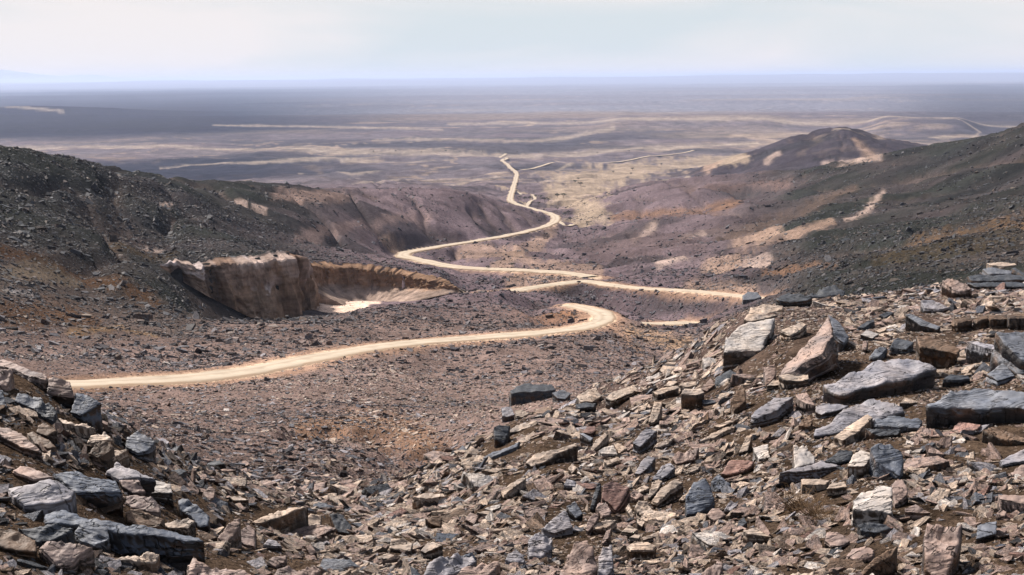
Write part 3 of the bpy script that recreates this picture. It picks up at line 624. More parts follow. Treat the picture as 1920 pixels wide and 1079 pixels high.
def slab_mesh(name, uv, thick, seed, zfun=None, lam=None, fine=0.065, bottom=None, rough=1.0):
    """A broken slab of slate: outline uv in its own plane (z = 0 on top), layered sides, flaked top."""
    rg = np.random.default_rng(seed)
    uv = np.array(uv, float)
    if ((uv[:, 0] * np.roll(uv[:, 1], -1) - np.roll(uv[:, 0], -1) * uv[:, 1]).sum()) < 0: uv = uv[::-1]
    cen = uv.mean(0); size = math.sqrt(max(1e-6, abs((uv[:, 0] * np.roll(uv[:, 1], -1) - np.roll(uv[:, 0], -1) * uv[:, 1]).sum()) / 2))
    seg = size * 0.085; pts = []
    for i in range(len(uv)):
        a, b = uv[i], uv[(i + 1) % len(uv)]; l = np.linalg.norm(b - a); n = max(1, int(l / seg)); nn = np.array([b[1] - a[1], a[0] - b[0]]) / (l + 1e-9)
        pts.append(a)
        for k in range(1, n):
            pts.append(a + (b - a) * (k + rg.uniform(-.3, .3)) / n + nn * rg.normal(0, size * 0.011 * rough))
    o = np.array(pts); m = len(o)
    lam = lam or int(np.clip(thick / (size * 0.05), 3, 8))
    ang = rg.uniform(0, math.pi); ca, sa_ = math.cos(ang), math.sin(ang)
    def topz(q):                         # flaked lamination steps and a gentle swell
        x = (q[:, 0] * ca + q[:, 1] * sa_) / size + seed * 1.7; y = (q[:, 1] * ca - q[:, 0] * sa_) / size * 0.45 + seed * .37
        st = fbm(x, y, 0.42, 3, seed % 97, 0.6)
        stp = np.floor(st * 6.0 + 0.5) / 6.0
        return (0.045 * (stp - 0.4) + 0.004 * vnoise(x * 3, y * 6, 5)) * size * rough
    nx = np.roll(o, -1, 0) - np.roll(o, 1, 0); nx = np.c_[nx[:, 1], -nx[:, 0]] / (np.linalg.norm(nx, axis=1)[:, None] + 1e-9)
    inset = (o - nx * size * 0.022)[::1]
    def inside(q, poly):
        r = np.zeros(len(q), bool); a = poly; b = np.roll(poly, -1, 0)
        for (x1, y1), (x2, y2) in zip(a, b):
            c = ((y1 > q[:, 1]) != (y2 > q[:, 1])); xx = (x2 - x1) * (q[:, 1] - y1) / ((y2 - y1) if abs(y2 - y1) > 1e-12 else 1e-12) + x1; r ^= c & (q[:, 0] < xx)
        return r
    inner = [inset]
    if fine:
        g_ = size * fine; gx_, gy_ = np.meshgrid(np.arange(o[:, 0].min(), o[:, 0].max(), g_), np.arange(o[:, 1].min(), o[:, 1].max(), g_)); q = np.c_[gx_.ravel(), gy_.ravel()] + rg.uniform(-.38, .38, (gx_.size, 2)) * g_
        if len(q): q = q[inside(q, cen + (inset - cen) * 0.97)]; inner.append(q)
    inner = np.concatenate(inner); inner = inner[inside(inner, o)] if len(inner) else inner
    from mathutils.geometry import delaunay_2d_cdt
    allp = np.r_[o, inner]
    vo, _, fo, orv, _, _ = delaunay_2d_cdt([Vector(q) for q in allp], [(i, (i + 1) % m) for i in range(m)], [], 1, 1e-7)
    vo = np.array([tuple(q) for q in vo]); first = [None] * m
    zz_ = topz(vo)
    for k_, lst in enumerate(orv):
        for src in lst:
            if src < m: first[src] = k_; zz_[k_] -= size * 0.016
    first = [f_ if f_ is not None else int(((vo - o[i]) ** 2).sum(1).argmin()) for i, f_ in enumerate(first)]
    V = [np.c_[vo, zz_]]; Fc = [(f_[0], f_[1], f_[2]) if ((vo[f_[1]][0]-vo[f_[0]][0])*(vo[f_[2]][1]-vo[f_[0]][1])-(vo[f_[1]][1]-vo[f_[0]][1])*(vo[f_[2]][0]-vo[f_[0]][0])) > 0 else (f_[0], f_[2], f_[1]) for f_ in fo if len(f_) == 3]
    # sides
    zt = zz_[first]; prev = list(first); start = len(vo); lev = np.sort(rg.uniform(0.08, 0.95, lam - 1)); lev = np.r_[lev, 1.0]
    off = 0; tot = start
    tb = np.full(m, thick) if bottom is None else bottom
    for j, lv in enumerate(lev):
        for half in (0, 1):
            if half == 0:
                offj = off
            else:
                if j == len(lev) - 1: break
                off = off + rg.normal(0, 0.018) * size; off = float(np.clip(off, -0.05 * size, 0.03 * size)); offj = off
            q = o + nx * (offj + rg.normal(0, 0.006 * size, (m, 1))) 
            z = zt - tb * lv - (0.002 * size if half else 0)
            V.append(np.c_[q, z]); cur = [tot + i for i in range(m)]; tot += m
            for i in range(m):
                a, b, c_, d_ = prev[i], prev[(i + 1) % m], cur[(i + 1) % m], cur[i]
                Fc.append((a, d_, c_)); Fc.append((a, c_, b))
            prev = cur
    V.append(np.array([[cen[0], cen[1], zt.mean() - tb.mean()]]))
    for i in range(m): Fc.append((prev[i], tot, prev[(i + 1) % m]))
    V = np.concatenate(V)
    me = bpy.data.meshes.new(name); f = np.array(Fc, np.int32)
    me.vertices.add(len(V)); me.vertices.foreach_set('co', V.astype(np.float32).ravel())
    me.loops.add(f.size); me.loops.foreach_set('vertex_index', f.ravel())
    me.polygons.add(len(f)); me.polygons.foreach_set('loop_start', np.arange(0, f.size, 3, dtype=np.int32))
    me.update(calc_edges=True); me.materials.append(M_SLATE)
    return me

PLACED = []      # (centre px, centre py, half width, half height, name key, short name, colour, object)
SHORT = {}
def hero(name, label, poly, thick, col, pitch=20, side=0, cat='rock', lift=0.0, seed=None, group=None, rough=1.0):
    seed = seed or (len(PLACED) * 7 + 3)
    poly = np.array(poly, float); ib = int(poly[:, 1].argmax()); bx, by = poly[ib]
    fx, fy = min(max(bx, 4), 1915), min(by + thick * 0.9, 1130)
    d = hit(fx, fy) or 20.0
    d = d + lift
    az = math.atan2((bx - 960) / F, 1.0)
    p, s = math.radians(pitch), math.radians(side)
    n = np.array([math.sin(s) * math.cos(p), -math.sin(p), math.cos(p) * math.cos(s)]); n /= np.linalg.norm(n)
    c, sn = math.cos(-az), math.sin(-az); n = np.array([n[0] * c - n[1] * sn, n[0] * sn + n[1] * c, n[2]])
    P0 = P(np.array([bx]), np.array([by]), np.array([d]))[0]
    dirs = pdir(poly[:, 0], poly[:, 1]); tt = (n @ P0) / (dirs @ n); w = dirs * tt[:, None]
    near = [ (hit(min(max(a, 4), 1915), min(b, 1130)) or 99) / math.hypot(*q[:2]) for (a, b), q in zip(poly, w) ]
    w = w * max(0.80, min(1.0, min(near) * 0.985)); P0 = w[ib]; d = math.hypot(P0[0], P0[1])
    ux = np.cross([0, 1, 0], n); ux /= np.linalg.norm(ux); uy = np.cross(n, ux)
    cen = w.mean(0); uv = np.c_[(w - cen) @ ux, (w - cen) @ uy]
    v = dirs[ib] / np.linalg.norm(dirs[ib]); seen = np.linalg.norm(n - (n @ v) * v)
    T = thick * d / F / max(seen, 0.35)
    me = slab_mesh(name, uv, T, seed, rough=rough)
    # let the back of the slab go down to the ground instead of hovering
    co = np.empty(len(me.vertices) * 3, np.float32); me.vertices.foreach_get('co', co); co = co.reshape(-1, 3)
    R = np.stack([ux, uy, n], 1); wc = co @ R.T + cen; deep = np.clip(-co[:, 2] / max(T, 1e-4), 0, 1) ** 1.5
    gz = ground_at(wc[:, 0], wc[:, 1]) - 0.02
    drop = np.maximum(0, wc[:, 2] - gz) * deep; back = sstep(0.0, 0.35, (wc[:, 1] - P0[1]) / (np.ptp(w[:, 1]) + 0.02))
    wc[:, 2] -= drop * back
    co = (wc - cen) @ R; me.vertices.foreach_set('co', co.astype(np.float32).ravel()); me.update()
    o = bpy.data.objects.new(name, me); o.matrix_world = Matrix([list(R[i]) + [cen[i]] for i in range(3)] + [[0, 0, 0, 1]])
    rg = np.random.default_rng(seed); cl_ = np.array(COL[col]) * rg.uniform(0.88, 1.12)
    o.color = (*cl_, 1); link(o)
    PLACED.append(dict(x=poly[:, 0].mean(), y=poly[:, 1].mean() + thick / 2, w=np.ptp(poly[:, 0]), h=np.ptp(poly[:, 1]) + thick, t=thick, col=col, o=o, cat=cat, label=label, d=d))
    o['kind'] = 'thing'
    if label: tag(o, label, cat)
    return o
A_ = []          # anchors: short phrase, centre
def anchor(phrase, x, y): A_.append((phrase, x, y))


# ------------------------------------------------------------------ the rocks that can be told apart, outline of each top face as seen, thickness, colour
# right-hand spur
hero('slate_block', 'big squared slate block with a broad cream top and black front at the spur edge', [(1357,658),(1360,635),(1383,612),(1403,603),(1430,600),(1453,597),(1447,618),(1433,640),(1428,656),(1390,657)], 38, 'W', 18)
anchor('the cream-topped block', 1400, 660)
hero('slate_slab', 'layered pale slab lying just beyond the cream-topped block', [(1403,588),(1407,575),(1433,570),(1468,573),(1468,581),(1438,588),(1420,590)], 8, 'P', 24, lift=.3)
hero('slate_slab', 'lower pale slab supporting the layered slab beyond the cream-topped block', [(1395,598),(1400,589),(1450,588),(1458,590),(1440,595),(1408,603)], 7, 'P', 22)
hero('boulder', 'dark flat-topped boulder where the far track disappears', [(1392,553),(1403,547),(1420,548),(1428,557),(1415,561),(1393,562)], 12, 'G', 22)
hero('boulder', 'long low black boulder on the crest beside the far track', [(1455,558),(1475,550),(1500,551),(1523,558),(1512,564),(1480,566),(1460,563)], 13, 'K', 22)
hero('boulder', 'rounded black hump of rock poking over the slate bench', [(1508,556),(1522,544),(1545,534),(1568,533),(1585,544),(1582,553),(1530,556)], 4, 'K', 30, rough=1.6)
hero('slate_block', 'tall ridge-shaped slate wedge leaning up with pinkish streaked face', [(1553,587),(1560,612),(1561,625),(1537,660),(1513,672),(1488,694),(1457,700),(1472,677),(1508,645),(1536,606)], 34, 'T', 12, -26, rough=1.5)
anchor('the leaning ridge-shaped wedge', 1520, 650)
hero('slate_slab', 'blue-grey broken end face of the leaning wedge pointing skyward', [(1554,587),(1575,604),(1593,632),(1584,643),(1562,624)], 20, 'G', 18, 25)
hero('slate_slab', 'largest lilac-grey slab with flaked stepped top and shadowed front', [(1543,711),(1555,707),(1583,697),(1600,687),(1625,678),(1658,668),(1672,663),(1700,665),(1725,672),(1757,686),(1733,694),(1692,707),(1655,716),(1617,721),(1584,735),(1562,728)], 30, 'L', 17, rough=1.6)
anchor('the largest lilac-grey slab', 1650, 710)
hero('slate_slab', 'huge blue-grey slab with cracked top running out of view beside the slope', [(1737,755),(1767,741),(1800,727),(1828,719),(1850,722),(1875,732),(1925,734),(1995,741),(1995,766),(1925,768),(1888,762),(1840,763),(1783,758)], 32, 'G', 17, rough=1.7)
anchor('the huge blue-grey slab', 1840, 755)
hero('slate_slab', 'smooth blue-grey plate sloping forward below the largest slab', [(1527,816),(1528,801),(1552,794),(1580,766),(1600,756),(1622,742),(1650,747),(1693,760),(1697,772),(1660,780),(1632,786),(1606,801),(1567,811)], 11, 'L', 22)
anchor('the smooth sloping plate', 1610, 785)
hero('slate_slab', 'narrow blue-grey plate tucked under the smooth sloping plate', [(1640,783),(1675,777),(1723,781),(1730,788),(1723,802),(1675,799),(1638,795)], 7, 'G', 20)
hero('slate_block', 'long cream-edged bar of slate beneath the smooth sloping plate', [(1562,820),(1585,800),(1627,776),(1636,783),(1612,808),(1580,826)], 13, 'P', 20, -8)
hero('slate_slab', 'black lens-shaped slab under the narrow blue-grey plate', [(1623,802),(1690,803),(1683,815),(1650,818),(1636,812)], 4, 'K', 30)
hero('slate_block', 'split blue-grey block with brown side on the huge slab', [(1850,700),(1866,690),(1882,677),(1890,688),(1903,703),(1872,713)], 20, 'G', 18, lift=.15)
hero('slate_block', 'black block with thin pale edge between the two biggest slabs', [(1768,711),(1783,701),(1815,704),(1819,710),(1790,713)], 16, 'K', 16)
hero('slate_block', 'tilted dark block with brown top near the ledge of square blocks', [(1718,631),(1735,628),(1765,637),(1801,654),(1795,664),(1760,655),(1725,650)], 26, 'B', 16, 6)
hero('slate_block', 'dark block with a bright blue-white sliver of top', [(1813,641),(1825,638),(1865,647),(1865,656),(1840,650)], 26, 'L', 14)
hero('slate_slab', 'big brown-sided slab tilting out of view beyond the split block', [(1867,621),(1925,619),(1965,624),(1965,690),(1918,674),(1886,645)], 22, 'G', 26, 14)
for k, (poly, th) in enumerate([([(1785,600),(1820,592),(1823,600),(1796,606)], 22), ([(1826,597),(1850,590),(1853,597),(1832,603)], 20), ([(1854,590),(1888,589),(1889,598),(1857,599)], 22), ([(1888,591),(1928,586),(1930,596),(1892,598)], 24)]):
    hero('slate_block', ['square-cut dark block starting the ledge, next to the curved slab', 'narrow upright dark block second along the ledge', 'brown-faced block third along the ledge below the stacked slabs', 'wide block ending the ledge at the edge of view'][k], poly, th, 'B', 12)
anchor('the ledge of square blocks', 1850, 610)
hero('slate_slab', 'curved pale-edged slab drooping from the slate bench', [(1698,590),(1707,587),(1733,600),(1764,613),(1757,618),(1727,609)], 8, 'G', 24)
hero('slate_slab', 'greyish slab lying flat in the middle of the slate bench', [(1727,563),(1750,562),(1780,577),(1760,581),(1733,576)], 8, 'L', 24)
anchor('the slate bench', 1680, 585)
hero('slate_slab', 'pale capstone of the stacked dark slabs', [(1850,492),(1875,491),(1900,493),(1907,497),(1883,499),(1860,497)], 5, 'P', 14, lift=-.2)
hero('slate_slab', 'second slab down in the stacked dark slabs', [(1842,503),(1858,500),(1898,507),(1897,513),(1855,513)], 8, 'G', 16)
hero('slate_slab', 'third slab down in the stacked dark slabs, jutting towards the bench', [(1815,517),(1842,513),(1900,515),(1928,518),(1928,524),(1860,527),(1820,525)], 8, 'K', 16)
hero('slate_slab', 'dark sliver leaning against the stacked dark slabs', [(1897,503),(1904,502),(1925,515),(1925,521)], 5, 'K', 20)
hero('slate_slab', 'bottom slab carrying the stacked dark slabs', [(1812,529),(1850,527),(1930,529),(1930,537),(1830,537)], 7, 'K', 16)
anchor('the stacked dark slabs', 1870, 515)
hero('boulder', 'crumbling cream-pink outcrop at the foot of the stacked dark slabs', [(1767,524),(1780,521),(1812,533),(1822,541),(1800,546),(1788,542),(1772,530)], 16, 'T', 26, rough=2.4)
hero('slate_slab', 'pale two-layered slab beside the cream-topped block, before the wedge', [(1463,618),(1490,608),(1505,603),(1512,608),(1498,621),(1484,629)], 12, 'P', 20)
hero('slate_slab', 'clean cream tile between the wedge and the bench', [(1613,627),(1625,618),(1648,626),(1635,634)], 6, 'W', 22)
hero('slate_slab', 'slim cream tile touching the clean cream tile', [(1641,620),(1660,613),(1662,618),(1650,624)], 4, 'P', 22)

# the other rocks that show singly
ROCKS = """1617,655 1618,640 1628,638 1624,656|3|T|30
1630,668 1640,655 1655,648 1663,653 1650,667 1637,672|5|G|26
1668,650 1680,633 1697,635 1713,642 1700,655|14|K|16
1608,614 1625,601 1638,597 1640,602 1620,615|6|K|20
1648,591 1665,584 1676,586 1660,595|6|K|20
1460,702 1488,698 1516,702 1516,712 1497,714 1470,710|18|P|20
1437,723 1450,712 1467,712 1473,722|14|P|20
1432,688 1453,683 1455,702 1442,720 1436,722|6|T|34
1408,781 1417,768 1450,743 1488,741 1458,768 1420,784|22|L|18
1492,739 1513,735 1529,761 1512,756 1497,748|18|T|18
1388,720 1397,728 1399,752 1376,771 1370,750|9|B|40
1497,798 1505,785 1518,778 1524,790 1518,801|4|B|40
1530,760 1545,755 1575,757 1592,760 1560,772 1540,777 1529,770|12|L|18
1310,829 1333,812 1360,800 1380,798 1362,808 1342,819|7|P|20
1392,833 1400,817 1411,815 1402,845 1385,849|8|P|30
1412,838 1440,832 1442,852 1445,858 1423,860 1416,848|8|W|22
1352,888 1367,863 1407,858 1414,862 1410,873 1393,884 1362,891|4|R|34
1285,930 1300,900 1323,895 1334,913 1340,934 1330,951 1310,964 1288,964|6|U|48
1274,936 1300,905 1318,893 1322,897 1300,922 1281,938|4|P|26
1333,900 1347,888 1359,898 1371,908 1348,918 1340,909|4|G|30
1487,834 1513,833 1517,845 1529,856 1528,868 1490,878 1488,855|3|W|30
1462,886 1482,879 1508,873 1542,862 1550,867 1577,872 1517,881|15|L|10
1545,865 1560,853 1575,842 1600,843 1597,862 1570,868|5|K|24
1590,873 1600,851 1612,844 1631,848 1633,858 1621,874|24|W|20
1632,833 1647,827 1670,830 1690,845 1695,862 1687,893 1661,875 1642,863|5|U|44
1502,899 1530,897 1556,900 1548,908 1505,909|27|P|20
1550,917 1560,903 1583,902 1588,913|24|P|20
1600,934 1612,923 1638,915 1650,908 1673,915 1673,937 1672,963 1640,958 1600,957|24|W|26
1608,982 1625,978 1660,980 1672,990 1650,998 1615,995|4|K|36
1672,912 1678,900 1693,898 1702,917 1700,928 1678,947|9|T|28
1697,953 1717,945 1745,962 1720,962 1697,960|15|T|20
1738,973 1770,983 1805,978 1802,1008 1788,1047 1775,1082 1753,1084 1735,1060 1732,994|4|T|46
1830,1010 1833,984 1850,977 1869,977 1868,1000|17|G|24
1875,862 1928,838 1928,862 1880,871|9|L|20
1889,893 1905,875 1928,868 1928,893|4|T|26
1872,926 1928,929 1928,945 1875,936|18|T|18
1842,805 1860,800 1928,822 1928,830 1860,815|6|B|22
1868,963 1877,953 1887,960 1884,968|3|T|30
1393,994 1420,988 1432,1000 1447,1007 1403,1001|16|P|20
1417,966 1422,965 1445,1000 1440,1005 1428,998|4|T|30
1547,1013 1550,998 1556,992 1575,997 1594,1013 1583,1022 1560,1025|8|T|26
1587,1040 1600,1028 1625,1022 1640,1031 1635,1045 1610,1052|8|T|26
1608,1078 1640,1046 1670,1026 1684,1022 1670,1041 1635,1063 1618,1080|5|B|34
1467,1082 1487,1068 1528,1071 1526,1092 1470,1094|4|P|30
1315,1076 1330,1060 1346,1050 1356,1057 1350,1080 1330,1086|5|T|34
1382,985 1386,974 1395,970 1401,980 1392,987|6|K|26
1323,965 1335,953 1350,952 1362,965 1340,977|5|T|28
1358,955 1370,937 1384,945 1370,958|4|L|28
1128,933 1132,908 1145,900 1158,903 1181,914 1167,940 1154,958 1146,947|8|R|44
1117,953 1123,940 1136,940 1146,957 1143,966 1130,969|5|T|36
1107,953 1113,925 1122,903 1127,908 1119,935 1112,956|5|K|40
1098,992 1103,972 1115,962 1123,968 1115,982 1102,997|4|T|40
1015,991 1035,973 1058,956 1064,961 1074,986 1040,1001|9|L|30
1062,948 1070,946 1078,938 1093,963 1080,971 1070,960|9|G|28
1190,889 1202,865 1215,853 1229,858 1222,870 1201,889|6|L|26
1222,899 1242,871 1257,865 1266,877 1241,898|8|L|26
1222,939 1238,915 1267,897 1281,903 1260,918 1232,944|13|P|22
1215,931 1222,906 1235,897 1242,902 1232,920 1218,934|5|P|26
1260,857 1272,844 1311,839 1304,858 1268,871|4|T|34
1285,881 1300,874 1314,873 1308,881 1293,886|4|P|24
1122,845 1130,838 1150,833 1158,852 1127,850|5|W|24
1151,833 1164,829 1176,840 1161,850|3|P|24
1132,864 1160,857 1164,862 1138,873|7|P|24
1192,917 1208,910 1218,915 1200,923|7|P|22
1178,928 1190,918 1207,928 1193,937|5|T|28
1065,878 1073,868 1082,878 1072,888|4|P|28
1057,910 1063,897 1080,903 1078,912|11|L|22
1111,988 1120,980 1137,973 1156,975 1138,988 1119,993|4|P|28
1128,1016 1137,995 1146,990 1142,1007 1131,1019|4|T|34
1164,998 1172,990 1180,983 1196,993 1188,999|8|P|26
1190,951 1197,938 1215,940 1226,960 1201,964|4|P|30
1173,951 1180,942 1189,966 1184,972|3|P|30
1193,963 1209,978 1204,988 1195,981|3|P|30
1180,1008 1190,1002 1201,1003 1198,1010|5|P|26
1203,1008 1233,998 1235,1005 1206,1013|5|P|26
955,732 970,722 985,717 1015,719 1036,717 1042,728 1010,734 958,736|30|K|8
1035,736 1055,730 1070,738 1060,748 1045,746|6|G|22
940,763 958,762 965,777 953,781 942,781|12|L|24
965,769 985,767 991,775 979,783 968,780|3|P|26
926,802 935,795 956,797 951,815 945,831 928,823|7|K|44
947,812 960,801 975,793 1007,788 1007,796 972,808|5|P|24
906,858 925,845 950,838 975,826 970,836 940,850 915,860|6|G|20
1081,741 1100,731 1117,725 1129,742 1112,753 1088,752|9|P|24
1079,758 1100,754 1118,757 1112,763 1085,766|7|K|24
1135,743 1150,732 1170,726 1190,720 1197,733 1167,744 1147,751|18|P|20
986,866 1003,849 1040,840 1080,829 1084,836 1042,851 1027,862 997,874|8|P|22
1087,813 1092,811 1112,821 1108,826|14|G|16
1093,811 1100,800 1116,798 1117,808 1108,814|4|R|34
1107,843 1117,825 1137,808 1141,813 1124,834 1112,845|6|P|24
1187,831 1200,812 1213,800 1232,807 1215,824 1200,838|17|L|22
1216,791 1222,768 1227,750 1242,752 1238,770 1232,787 1222,793|8|P|30
1223,734 1240,728 1272,722 1273,728 1252,734 1233,741|13|P|18
1277,739 1283,728 1315,728 1321,736 1307,741|33|P|18
1313,729 1333,708 1341,720 1326,733|5|T|30
1273,723 1280,717 1305,715 1307,722 1288,726|5|P|22
1245,723 1253,713 1272,715 1261,724|3|P|26
1338,798 1354,792 1367,788 1387,782 1366,795 1350,801|3|P|24
1225,839 1233,830 1265,820 1254,832 1238,838|4|P|24
1267,746 1278,745 1280,757 1268,758|3|W|34
1316,749 1334,748 1343,755 1321,758|5|K|20
1176,1023 1190,1014 1215,1016 1231,1024 1224,1030 1182,1032|21|P|18
-30,668 5,673 45,687 88,704 86,712 55,704 27,692 -30,681|28|T|14
-30,690 24,692 20,708 14,723 -30,725|5|T|38
91,706 100,706 130,712 138,738 117,741 89,736|10|T|40
142,736 158,737 175,746 190,756 175,765 151,779 132,773|10|U|32
27,752 33,737 55,739 77,744 85,756 63,766|7|G|30
63,764 78,752 93,753 107,773 100,791 81,782|4|K|40
-20,796 17,800 45,817 62,832 79,848 42,839 25,828 -20,806|22|T|22
-10,726 5,730 13,764 -10,757|5|G|40
72,794 83,787 107,805 88,818 68,811|6|B|26
50,811 63,808 85,820 106,838 90,841 65,831|8|B|24
103,793 110,782 138,793 163,793 179,804 158,799 117,794|5|P|20
162,832 170,817 197,808 211,823 181,829|5|P|24
236,838 238,818 257,807 283,818 291,826 277,845 258,850|13|G|30
192,859 215,843 241,842 211,859|9|P|22
166,850 180,830 207,825 214,838 196,855 182,859|4|B|40
24,882 38,872 62,877 99,894 62,898|10|T|22
15,913 45,906 80,900 93,897 113,902 140,917 135,931 87,944 45,948 20,926|16|L|24
100,883 143,883 167,893 217,898 228,921 142,923 117,900|17|U|22
198,886 218,862 242,868 291,899 258,895 223,899|5|L|26
223,899 258,895 273,921 250,924 230,913|4|T|36
270,908 292,900 320,908 323,924 283,924|13|W|22
228,929 250,925 283,930 299,944 300,960 283,961 247,951|4|T|30
235,961 243,952 265,955 290,965 308,971 300,986 270,991 240,976|5|B|40
84,962 105,953 124,952 167,969 207,975 262,984 317,993 357,1003 382,1014 350,1014 320,1008 242,1000 200,991 150,983 84,981|20|U|20
33,988 113,977 139,991 117,1004 72,1018|8|K|28
138,999 150,983 200,985 206,1007 177,1023 150,1014|6|G|30
73,1024 87,1012 150,1018 174,1024 145,1044 130,1059 107,1061 93,1044|8|T|34
-10,985 17,986 66,1010 68,1034 40,1032 -10,1022|8|B|28
208,1049 240,1037 275,1034 299,1038 293,1047 242,1049|4|P|22
333,934 343,928 370,945 393,967 391,984 375,988 358,967 337,954|6|U|30
305,981 330,975 352,970 366,977 353,988 317,991|5|P|24
250,1002 268,998 300,1008 328,1020 308,1026 275,1018 252,1011|13|B|20
350,1056 362,1043 400,1054 450,1062 476,1078 476,1095 360,1096|5|T|34
380,925 393,910 404,916 401,932 393,938|5|T|30
430,931 440,930 450,930 466,938 438,938|14|P|18
472,978 483,972 525,955 577,948 550,958 520,970 485,981|10|P|14
562,980 582,963 603,963 601,983 607,993 583,991|4|P|30
408,1008 420,990 438,972 450,970 449,987 422,1021|7|T|30
447,1014 450,995 465,985 479,990 478,1025 460,1022|8|T|32
493,1023 503,1010 517,1013 528,1024|17|L|18
499,1054 510,1043 538,1040 533,1055 517,1063|4|T|30
506,1082 520,1066 542,1054 565,1062 590,1058 603,1068 570,1092 510,1096|5|T|34
618,963 640,963 660,986 655,1001 630,996|5|K|36
573,1024 583,1020 594,1035 583,1042|4|T|30
730,1028 733,1010 757,1008 774,1017 770,1034 745,1031|8|P|30
789,1032 800,1018 812,1015 830,1022 815,1029 797,1037|15|P|22
699,1049 725,1037 741,1041 740,1047|6|P|22
803,1053 830,1040 858,1030 886,1032 894,1047 853,1068 830,1088 790,1088|5|L|32
857,1063 860,1044 877,1038 886,1034 894,1048 875,1056|4|U|44
855,1082 868,1061 900,1047 936,1045 938,1060 920,1076 915,1096 860,1096|5|T|34
947,1051 952,1036 968,1030 982,1040 984,1054 965,1056|5|L|36
770,1064 778,1065 791,1080 772,1086|5|K|34
940,921 955,908 968,900 986,893 985,899 966,912 945,929|11|P|18
908,954 922,948 940,945 938,952 923,958|3|W|24
872,973 882,960 897,967 890,984|4|T|30
893,961 908,958 923,958 917,964|6|P|20
862,1004 875,990 887,993 881,1004|3|P|30
930,981 947,973 967,977 958,982|4|P|24
773,930 800,924 830,926 839,931 800,935|8|P|18
797,972 817,967 829,970 825,988 810,984|5|B|38
983,1078 990,1068 1011,1068 1008,1074|6|P|24
1050,1062 1058,1040 1075,1015 1100,1003 1113,1025 1121,1060 1100,1092 1050,1092|5|T|36
1122,1036 1130,1020 1148,1018 1150,1060 1140,1082 1121,1082|4|L|40
990,1012 1010,995 1035,1000 1036,1025 1015,1046 992,1046|4|L|40"""
for a_, ph in (((1150, 925), 'the reddish boulder'), ((998, 745), 'the black crest boulder'), ((1640, 935), 'the big pinkish-white block'), ((1768, 1030), 'the tall upright pink slab'),
               ((1310, 930), 'the glossy dark boulder'), ((1665, 855), 'the pointed blue-black boulder'), ((1383, 873), 'the reddish plate'), ((1520, 880), 'the long white-topped bar'),
               ((1040, 850), 'the long cream ledge'), ((1165, 740), 'the cream anvil slab'), ((1040, 980), 'the pale blue wedge'), ((1300, 745), 'the brown peg-shaped block'),
               ((1440, 770), 'the lilac prow slab'), ((1385, 748), 'the brown pyramid stone'), ((114, 722), 'the pink cube'), ((40, 690), 'the pink-topped wall block'), ((160, 757), 'the slate-blue triangle'),
               ((78, 925), 'the wide greyish table slab'), ((165, 905), 'the blue flat slab'), ((230, 990), 'the longest blue slab'), ((262, 830), 'the pale-rimmed boulder'), ((25, 815), 'the long pink ramp slab'),
               ((415, 1070), 'the smooth pink hump'), ((525, 968), 'the cream leaf-shaped slab'), ((510, 1028), 'the black cave-like stone'), ((900, 1065), 'the two pink bedrock slabs'),
               ((750, 1022), 'the rounded cream lump'), ((362, 958), 'the oval slate-blue slab'), ((1850, 1000), 'the dark square block'), ((1085, 1040), 'the broad pink plate')):
    anchor(ph, *a_)
SELF = {}
for row in ROCKS.splitlines():
    q, th, c_, pt = row.split('|'); poly = [tuple(map(float, s.split(','))) for s in q.split()]
    th = float(th); pa_ = np.array(poly); asp = np.ptp(pa_[:, 0]) / max(1, np.ptp(pa_[:, 1]))
    nm = 'slate_block' if th > 11 else ('boulder' if float(pt) >= 40 else 'slate_slab')
    hero(nm, None, poly, th, c_, float(pt), rough=1.2)

# ------------------------------------------------------------------ loose fragments
def chip_mesh(name, seed, flat, cuts=7):
    rg = np.random.default_rng(seed); import bmesh
    bm = bmesh.new(); bmesh.ops.create_cube(bm, size=1.0)
    bmesh.ops.scale(bm, vec=(1.0, rg.uniform(0.55, 0.95), flat * rg.uniform(0.8, 1.2)), verts=bm.verts)
    for _ in range(cuts):
        a = rg.uniform(0, 2 * math.pi); tilt = rg.normal(0, 0.28) if rg.random() < 0.8 else rg.uniform(0.5, 1.1)
        n = Vector((math.cos(a), math.sin(a), math.tan(tilt))).normalized(); r = rg.uniform(0.26, 0.44)
        bmesh.ops.bisect_plane(bm, geom=bm.verts[:] + bm.edges[:] + bm.faces[:], plane_co=n * r * (0.9 if abs(n.z) < .5 else 0.6), plane_no=n, clear_outer=True)
        e = [x for x in bm.edges if x.is_boundary]
        if e: bmesh.ops.edgeloop_fill(bm, edges=e)
    bmesh.ops.recalc_face_normals(bm, faces=bm.faces); bmesh.ops.triangulate(bm, faces=bm.faces)
    me = bpy.data.meshes.new(name); bm.to_mesh(me); bm.free(); return me
chips = []
for k in range(16):
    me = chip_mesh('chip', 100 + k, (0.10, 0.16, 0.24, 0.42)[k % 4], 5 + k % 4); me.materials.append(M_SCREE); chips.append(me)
chip_col = bpy.data.collections.new('chip_shapes')
for me in chips: chip_col.objects.link(bpy.data.objects.new('chip', me))
